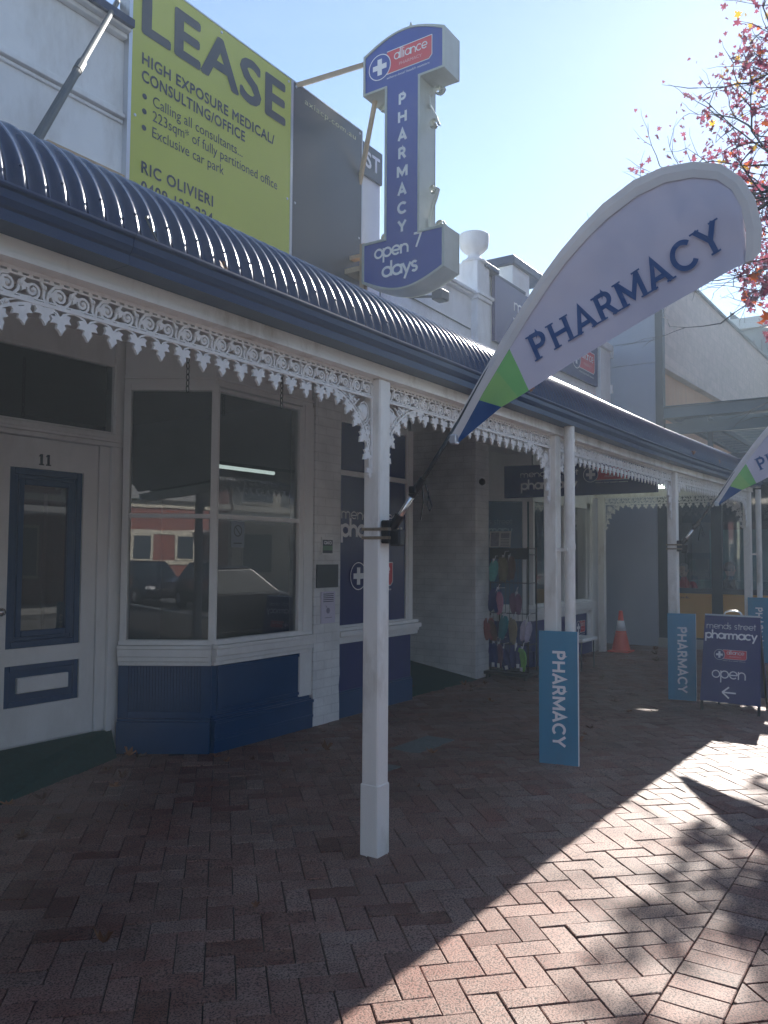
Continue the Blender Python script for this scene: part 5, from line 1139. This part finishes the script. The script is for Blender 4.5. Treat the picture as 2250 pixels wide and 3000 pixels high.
obj('small_print', mb, slate, cf)
mb = MB(); mb.box(XG, 22, .8, 4.23, 3.32, 3.40); mb.box(19.9, 20, .9, 4.22, .16, 3.3); mb.box(XG+.1, 22, 1.0, 1.06, .16, 1.0); obj('roof_slab', mb, darksteel, cf)
mb = MB(); mb.box(16.9, 17.6, 2.4, 4.1, .16, 1.15); mb.box(19.0, 19.4, 1.8, 4.2, .16, 2.2); obj('counter', mb, tealroom, cf)
# pergola steelwork in front of the upper wall
pg = thing('steel_pergola', 'grey steel beams of an open pergola above the cafe', 'pergola', (15.2, 3, 4))
for (z0, z1, m_) in ((4.11, 4.28, steelblue),):
    obj('front_beam', MB().box(15.05, 15.15, -.5, 4.08, 4.10, 4.28).box(15.0, 15.2, -.5, 4.08, 4.285, 4.30).box(15.0, 15.2, -.5, 4.08, 4.08, 4.095), m_, pg)
obj('side_beam', MB().box(15.2, 23, 4.0, 4.1, 4.1, 4.28), steelblue, pg)
obj('lower_beam', MB().box(15.25, 15.35, -.5, 4.1, 3.82, 4.02), steelblue, pg)
for k in range(14):
    obj('slat', MB().box(15.6+k*.42, 15.66+k*.42, -.4, 4.0, 4.14, 4.26), steelblue, pg)
for y in (3.4, 2.2, 1.0): obj('purlin', MB().box(15.4, 22, y, y+.06, 4.02, 4.12), steelblue, pg)
obj('post', MB().box(15.25, 15.33, 3.3, 3.38, 3.4, 3.82), darksteel, pg)
cb_ = thing('clad_building', 'tall building clad in pale planks with a tan timber soffit beyond the cafe', 'building', (16.4, 4.5, 4.3))
obj('upper_wall', MB().prism([(16.33, 4.40, 5.30), (22.5, 4.40, 5.49), (29.4, 4.40, 6.10), (29.4, 4.40, 7.86), (18.77, 4.40, 7.50), (16.37, 4.40, 7.42)], (0, .4, 0)), clad, cb_)
obj('roof_trim', MB().prism([(16.37, 4.34, 7.42), (18.77, 4.34, 7.50), (29.4, 4.34, 7.86), (29.4, 4.34, 7.92), (18.77, 4.34, 7.56), (16.37, 4.34, 7.48)], (0, .5, 0)), steelblue, cb_)
for k in range(20):
    obj('soffit_board', MB().box(16.45+k*.4, 16.842+k*.4, 4.56, 4.60, 4.2, 5.9), timber, cb_)
obj('back_wall', MB().box(20, 29.4, 4.81, 9, 0, 6.4).box(16.6, 20, 5.63, 9, 0, 6.4), darksteel, cb_)
fb2 = thing('far_building', 'distant grey building with a railed roof above the clad wall', 'building', (31, 2, 0))
obj('wall', MB().box(30, 40, -6, 5.70, 0, 9.36), steelblue, fb2); obj('parapet', MB().box(29.8, 40, -6, 5.81, 9.37, 9.74), mat('pale_grey_render', (.45, .5, .52), .8, var=.05), fb2)
mb = MB(); mb.prism([(29.8, 5.81, 9.745), (29.8, 5.51, 9.745), (29.8, 5.81, 10.03)], (.2, 0, 0)); obj('gable_tip', mb, steelblue, fb2)
for k in range(24): obj('louvre', MB().box(29.96, 30.0, 5.6-k*.24, 5.55-k*.24, 7.9, 8.95), darksteel, fb2)

# ------------------------------------------------------------------ trees
def star(mb, c, s, nrm, rot, curl=0.0, lobes=5):
    nrm = Vector(nrm).normalized(); a = nrm.orthogonal().normalized(); b = nrm.cross(a); ca, sa = cos(rot), sin(rot); e1 = a*ca+b*sa; e2 = b*ca-a*sa
    R = [(.0, .95), (.33, .42), (.62, .62), (.88, .30), (.40, .12), (.55, -.35), (.18, -.22), (.04, -.75)]
    pts = R+[(-x, y) for (x, y) in R[::-1] if x > .02 ]
    vs = [(Vector(c)+(e1*x+e2*y)*s+nrm*(s*curl*(x*x+y*y)))[:] for (x, y) in pts]; vs.append(c[:] if isinstance(c, tuple) else tuple(c))
    n = len(pts); mb.add(vs, [(i, (i+1) % n, n) for i in range(n)])
def tree(name, label, base, crown_c, crown_r, nleaf, leafm, seed, leafs=(.045, .075), limbs=9, group=None, twig=True):
    rnd = random.Random(seed); t = thing(name, label, 'tree', base, group); B = Vector(base); Cc = Vector(crown_c)
    tm = MB(); bm_ = MB(); tips = []
    fork = B+Vector((rnd.uniform(-.1, .1), rnd.uniform(-.1, .1), (Cc.z-crown_r[2]*.75)-B.z))
    tm.tube([B+Vector((0, 0, -.1)), B+Vector((0, 0, .3)), (B+fork)/2+Vector((.05, .04, 0)), fork], [.16, .12, .10, .085], 10)
    def grow(p, d, L, r, lev):
        pts = [p]; q = p.copy()
        for k in range(4):
            d = (d+Vector((rnd.gauss(0, .16), rnd.gauss(0, .16), rnd.gauss(.02, .13)))).normalized(); q = q+d*L/4; pts.append(q.copy())
            if lev < 4 and k >= 1:
                for _ in range(1 if lev > 0 else 2):
                    if rnd.random() < .85:
                        dd = (d+Vector((rnd.gauss(0, .6), rnd.gauss(0, .6), rnd.gauss(0.0, .45)))).normalized(); grow(q.copy(), dd, L*rnd.uniform(.5, .75), r*.55, lev+1)
        bm_.tube(pts, [r*(1-.17*i) for i in range(5)], 5 if lev < 2 else 4, cap=False)
        if lev >= 2: tips.extend(pts[1:])
    for i in range(limbs):
        a = 2*pi*i/limbs+rnd.uniform(-.3, .3); tgt = Cc+Vector((crown_r[0]*cos(a)*.7, crown_r[1]*sin(a)*.7, rnd.uniform(-.5, .8)*crown_r[2])); d = tgt-fork
        grow(fork.copy(), d.normalized(), d.length*.62, .045, 0)
    obj('trunk', tm, bark, t, smooth=True); obj('limbs', bm_, bark, t, fixn=False)
    lms = leafm; M_ = [MB() for _ in lms]
    for _ in range(nleaf):
        p = rnd.choice(tips)+Vector((rnd.gauss(0, .09), rnd.gauss(0, .09), rnd.gauss(-.03, .09)))
        w = ((p.x-Cc.x)/crown_r[0])**2+((p.y-Cc.y)/crown_r[1])**2+((p.z-Cc.z)/crown_r[2])**2
        if w > 1.35 or (w > .8 and rnd.random() < .5): continue
        j = 0 if rnd.random() < .86 else rnd.randrange(1, len(lms)) if len(lms) > 1 else 0
        star(M_[j], p, rnd.uniform(*leafs), (rnd.gauss(0, 1), rnd.gauss(0, 1), rnd.gauss(0, 1)), rnd.uniform(0, 6.3), rnd.uniform(-.2, .3))
    for k, mb in enumerate(M_):
        if mb.v: obj('crown', mb, lms[k], t, fixn=False)
    return t
tree('maple_tree', 'autumn tree with purple red leaves and bare twigs at the top right', (9.6, -.35, -.02), (9.4, -.05, 6.75), (2.9, 2.7, 2.2), 15000, [leaf_red, leaf_org, leaf_yel], 5, leafs=(.022, .055), limbs=22)
tree('maple_tree', 'second autumn tree farther along the kerb, out at the right', (15.2, -.45, -.02), (14.2, .55, 6.4), (4.4, 1.8, 1.9), 32000, [leaf_red, leaf_org], 11, leafs=(.05, .085), limbs=16)
# low hanging twig with large leaves, part of the nearer crown
tw = thing('maple_twig', 'hanging twig with big orange and yellow leaves at the right edge', 'twig', (7.0, 1.0, 4.0))
mb = MB(); mb.tube([(8.2, -.2, 4.9), (7.5, .6, 4.3), (7.1, .95, 4.0), (6.95, 1.25, 3.93), (6.92, 1.42, 3.95)], [.012, .009, .006, .004, .003], 5); mb.tube([(7.1, .95, 4.0), (7.05, 1.03, 3.7), (7.0, 1.06, 3.45)], [.006, .004, .003], 5); mb.tube([(7.5, .6, 4.3), (7.2, 1.1, 4.08)], .005, 5); obj('stem', mb, bark, tw)
rn = random.Random(3)
for k, (x, y, z, m_, s_) in enumerate(((6.92, 1.43, 3.93, leaf_org, .055), (6.98, 1.17, 4.03, leaf_yel, .05), (6.95, 1.27, 3.85, leaf_red, .05), (7.0, 1.18, 3.82, leaf_org, .06), (7.05, 1.06, 3.78, leaf_red, .07), (7.02, 1.10, 3.70, leaf_red, .055), (6.98, 1.09, 3.50, leaf_org, .085), (6.96, 1.02, 3.42, leaf_yel, .085), (7.02, 1.0, 3.55, leaf_org, .07), (7.1, 1.05, 3.05, leaf_org, .05), (7.1, 1.0, 3.95, leaf_red, .06))):
    mb = MB(); star(mb, (x, y, z), s_, (-1+rn.gauss(0, .3), rn.gauss(0, .5), rn.gauss(0, .5)), rn.uniform(0, 6.3), .15); obj('leaf', mb, m_, tw, fixn=False)

# ------------------------------------------------------------------ fallen leaves
lm = []
for k in range(6):
    mb = MB(); star(mb, (0, 0, .012), .062, (0, 0, 1), 0, .35+.15*k); me = mesh_of('fallen_leaf', mb, leaf_dry); lm.append(me)
rl = random.Random(12)
LV = [(4.49, 5.62, .16, 'on the green ramp at its right edge'), (4.36, 5.35, 0, 'just off the ramp at door 11'), (4.37, 5.25, 0, 'touching the ramp of door 11'), (3.91, 4.85, 0, 'largest of those by the left ramp'), (3.73, 4.70, 0, 'in front of the left ramp'), (3.96, 5.1, 0, 'between ramp and bay window'),
      (3.27, 4.84, 0, 'left of the ramp edge'), (2.78, 4.31, 0, 'alone on dark paving at the far left'), (3.09, 4.92, 0, 'at the left edge of the picture'), (4.72, 4.75, 0, 'by the corner of the bay plinth'), (4.67, 4.60, 0, 'in front of the bay plinth corner'), (4.81, 4.45, 0, 'in front of the bay plinth'), (2.23, 2.87, 0, 'small and pale in the near left paving'),
      (5.8, 3.43, 0, 'beside the service pit lid'), (8.21, 4.1, 0, 'near the second ramp'), (8.68, 4.6, 0, 'reddish beside the second ramp'), (9.06, 4.9, 0, 'against the white side wall'), (7.77, 1.65, 0, 'at the corner of the folding sign shadow'), (6.88, 2.6, 0, 'between the two nearer teal boards'), (8.5, 2.7, 0, 'left of the third post'),
      (14.4, 4.1, 0, 'by the grey wall'), (13.74, 3.9, 0, 'in front of the cone'), (9.01, 3.01, 0, 'in mid footpath'), (7.47, 2.72, 0, 'behind the nearest teal board'), (8.9, 4.7, 0, 'in the pile by the second ramp'), (9.3, 4.75, 0, 'near the foot of the white wall'), (12.8, 3.6, 0, 'left of the cone on dark paving'), (5.4, 4.2, 0, 'below the bay window'), (10.6, 3.7, 0, 'below the hanging sign'), (8.3, 5.2, .04, 'at the foot of the second ramp')]
for i, (x, y, z, lab) in enumerate(LV):
    o = bpy.data.objects.new('fallen_leaf', rl.choice(lm)); COL.objects.link(o); o.location = (x, y, z+.004); o.rotation_euler = (rl.gauss(0, .18), rl.gauss(0, .18), rl.uniform(0, 6.3)); s = rl.uniform(.75, 1.35); o.scale = (s, s*rl.uniform(.7, 1), s)
    o['label'] = 'curled brown fallen leaf '+lab; o['category'] = 'leaf'; o['group'] = 'fallen leaves on the footpath'
mb = MB()
for k in range(60):
    x = rl.uniform(2.2, 14); y = rl.choice((rl.uniform(2.6, 4.8), rl.uniform(4.0, 4.85)))
    if (x < 4.6 and y > 4.5): y = 4.3
    star(mb, (x, y, .008), rl.uniform(.012, .03), (rl.gauss(0, .25), rl.gauss(0, .25), 1), rl.uniform(0, 6.3), rl.uniform(.2, .9))
o = obj('leaf_litter', mb, leaf_dry, None, 'small crumpled leaf scraps scattered over the shaded paving', 'leaf litter', kind='stuff', fixn=False)
for i, (x, y, z, lab) in enumerate(((2.38, 2.40, 2.76, 'dark leaf caught on the gutter near the strap'), (5.45, 2.42, 2.79, 'small orange leaf stuck above the gutter left of the flag'), (9.9, 2.34, 2.80, 'brown leaf on the gutter under the clad wall'), (11.2, 2.32, 2.82, 'brown leaf on the far gutter'))):
    o = bpy.data.objects.new('gutter_leaf', bpy.data.meshes['fallen_leaf'] if False else lm[i]); COL.objects.link(o); o.location = (x, y, z); o.rotation_euler = (1.0, .3*i, i); o.scale = (.6, .6, .6); o['label'] = lab; o['category'] = 'leaf'; o['group'] = 'leaves caught on the gutter'

# ------------------------------------------------------------------ across the road (seen in the window reflections)
def house(x0, x1, y, h, wm, label, nwin, roof=True):
    t = thing('terrace_shop', label, 'building', ((x0+x1)/2, y, -.02)); mb = MB(); mb.box(x0, x1, y-8, y, -.05, h); obj('wall', mb, wm, t)
    if roof: obj('roof', MB().prism([(x0-.3, y+.4, h), (x1+.3, y+.4, h), (x1+.3, y-4, h+2.6), (x0-.3, y-4, h+2.6)], (0, .0, -.12)), tileroof, t)
    wdt = (x1-x0)/nwin
    for k in range(nwin):
        a = x0+wdt*(k+.2); b_ = x0+wdt*(k+.8)
        for (z0, z1) in (((.9, 2.4),) if h < 4.5 else ((.9, 2.4), (3.7, 5.0))):
            wf = obj('window_frame', MB().box(a-.08, b_+.08, y+.002, y+.06, z0-.1, z1+.1), creamw, t); obj('pane', MB().box(a, b_, y+.06, y+.07, z0, z1), darksteel, wf)
    obj('awning', MB().prism([(x0, y+.06, 3.05), (x0, y+2.2, 2.75), (x0, y+2.2, 2.82), (x0, y+.06, 3.14)], (x1-x0, 0, 0)), tileroof, t)
    obj('string_course', MB().box(x0, x1, y, y+.08, 3.3, 3.5), creamw, t)
xx = -46
for (wd, h, m_, lab, nw) in ((9, 5.6, creamw, 'cream two storey shop across the road at the far end', 3), (10, 4.2, redbrick, 'red brick shop across the road with cream bands', 3), (8, 4.0, redbrick, 'low red brick house across the road', 2), (11, 5.8, creamw, 'wide cream shop across the road', 4), (9, 4.1, redbrick, 'red brick shop opposite the door numbered 11', 3), (12, 6.0, creamw, 'cream corner building opposite the pharmacy', 4), (10, 4.3, redbrick, 'red brick shop opposite the cafe', 3), (14, 6.2, creamw, 'long cream block far up the road', 5)):
    house(xx, xx+wd-.2, -12.6, h, m_, lab, nw, h < 5); xx += wd
t = thing('corner_hotel', 'red brick corner building with cream bands closing the street behind the viewer', 'building', (-36, -3, 0))
obj('wall', MB().box(-44, -34, -11.5, 7, -.1, 4.2), redbrick, t)
for (z0, z1) in ((1.0, 1.25), (2.7, 2.95), (4.2, 4.6)): obj('band', MB().box(-44, -33.9, -11.6, 7.1, z0, z1), creamw, t)
for k in range(7):
    y = -10.6+k*2.5; wf = obj('window_frame', MB().box(-34, -33.85, y, y+1.2, 1.25, 2.69), creamw, t); obj('pane', MB().box(-33.85, -33.83, y+.15, y+1.05, 1.35, 2.6), darksteel, wf)
obj('roof', MB().prism([(-33.5, -12, 4.6), (-33.5, 7.5, 4.6), (-38, 7.5, 7.2), (-38, -12, 7.2)], (0, 0, .15)), tileroof, t)
def car(x, y, heading, paint, label):
    t = thing('parked_car', label, 'car', (x, y, -.15), 'cars parked along the kerb'); ORG[t.name] = (0, 0, 0)
    sec = [(-2.1, .35, .62), (-2.05, .28, .85), (-1.5, .24, .95), (1.0, .24, .98), (1.9, .26, .82), (2.12, .35, .6)]
    bm = bmesh.new(); rings = []
    for (cx, z0, z1) in sec:
        w = .86 if abs(cx) < 1.8 else .74; rings.append([bm.verts.new(p) for p in ((cx, -w, z0), (cx, w, z0), (cx, w*1.02, (z0+z1)/2), (cx, w*.93, z1), (cx, -w*.93, z1), (cx, -w*1.02, (z0+z1)/2))])
    for i in range(len(rings)-1):
        for k in range(6): bm.faces.new((rings[i][k], rings[i][(k+1) % 6], rings[i+1][(k+1) % 6], rings[i+1][k]))
    bm.faces.new(rings[0]); bm.faces.new(rings[-1]); bmesh.ops.recalc_face_normals(bm, faces=bm.faces[:])
    o = obj('body', MB().bm(bm), paint, t, bevel=.05); 
    mb = MB(); mb.hexa([(-1.75, -.76, .93), (1.0, -.76, .95), (1.0, .76, .95), (-1.75, .76, .93), (-1.3, -.58, 1.45), (.25, -.58, 1.47), (.25, .58, 1.47), (-1.3, .58, 1.45)]); obj('window_band', mb, dglass if False else darksteel, t, bevel=.04)
    mb = MB(); mb.hexa([(-1.3, -.60, 1.44), (.25, -.60, 1.46), (.25, .60, 1.46), (-1.3, .60, 1.44), (-1.2, -.55, 1.49), (.15, -.55, 1.51), (.15, .55, 1.51), (-1.2, .55, 1.49)]); obj('roof_panel', mb, paint, t, bevel=.02)
    for wx in (-1.3, 1.32):
        for s in (-1, 1):
            w_ = obj('wheel', MB().lathe([(.0, -.1), (.2, -.1), (.31, -.09), (.32, 0), (.31, .09), (.2, .1), (0, .1)], (wx, s*.78, .32), 20, 'Y'), rubber, t, smooth=True); ORG[w_.name] = (0, 0, 0)
            obj('hub', MB().lathe([(0, s*.11), (.12, s*.11), (.19, s*.095)], (wx, s*.78, .32), 14, 'Y'), alu, w_)
    for s in (-1, 1): obj('tail_light', MB().bbox(-2.12, -2.04, s*.62-.14, s*.62+.14, .62, .78, .02), tail, t); obj('headlight', MB().bbox(2.02, 2.12, s*.6-.16, s*.6+.16, .58, .7, .02), prw, t)
    t.rotation_euler = (0, 0, heading); return t
car(-17.5, -2.2, 0, cargrey, 'dark car parked well behind the viewer'); car(-24, -1.4, pi, carblue, 'blue car farthest behind the viewer'); car(-7.5, -3.2, 0, carblue, 'blue hatchback parked behind the viewer'); car(-13.5, -3.2, 0, cargrey, 'dark grey car parked behind the blue hatchback'); car(12.5, -2.6, 0, cargrey, 'dark grey car parked beyond the kerb near the second tree')
car(19, -2.6, 0, carwhite, 'white car parked far up the kerb'); car(-10, -7.3, pi, carwhite, 'white car parked on the far side of the road'); car(6, -7.3, pi, cargrey, 'dark car parked on the far side opposite the shops')
tree('street_tree', 'green street tree across the road behind the viewer', (-11, -9.4, -.02), (-11, -9.4, 5.2), (2.6, 2.6, 2.2), 1500, [leaf_grn], 21, leafs=(.12, .2), limbs=6, group='street trees across the road')
tree('street_tree', 'green street tree across the road opposite the pharmacy', (9, -9.4, -.02), (9, -9.4, 5.2), (2.8, 2.8, 2.3), 1500, [leaf_grn], 22, leafs=(.12, .2), limbs=6, group='street trees across the road')
tree('street_tree', 'orange street tree at the kerb behind the viewer', (-5.5, -.4, -.02), (-5.5, -.4, 5.6), (2.8, 2.6, 2.2), 1500, [leaf_red, leaf_org], 23, leafs=(.08, .13), limbs=6)

# ------------------------------------------------------------------ scattering volume added to lift the shade, standing in for lens glare
hz = obj('glare_veil', MB().box(-48, 46, -22, 13, -1.3, 10.3), [bpy.data.materials.new('glare_veil_air')], kind='stuff')
hm = hz.data.materials[0]; hm.use_nodes = True; hn = hm.node_tree.nodes; hn.clear()
vo_ = hn.new('ShaderNodeOutputMaterial'); pv = hn.new('ShaderNodeVolumePrincipled'); pv.inputs['Density'].default_value = 0.0065
pv.inputs['Color'].default_value = (0.78, 0.89, 1.0, 1); pv.inputs['Anisotropy'].default_value = 0.2
hm.node_tree.links.new(pv.outputs[0], vo_.inputs['Volume'])
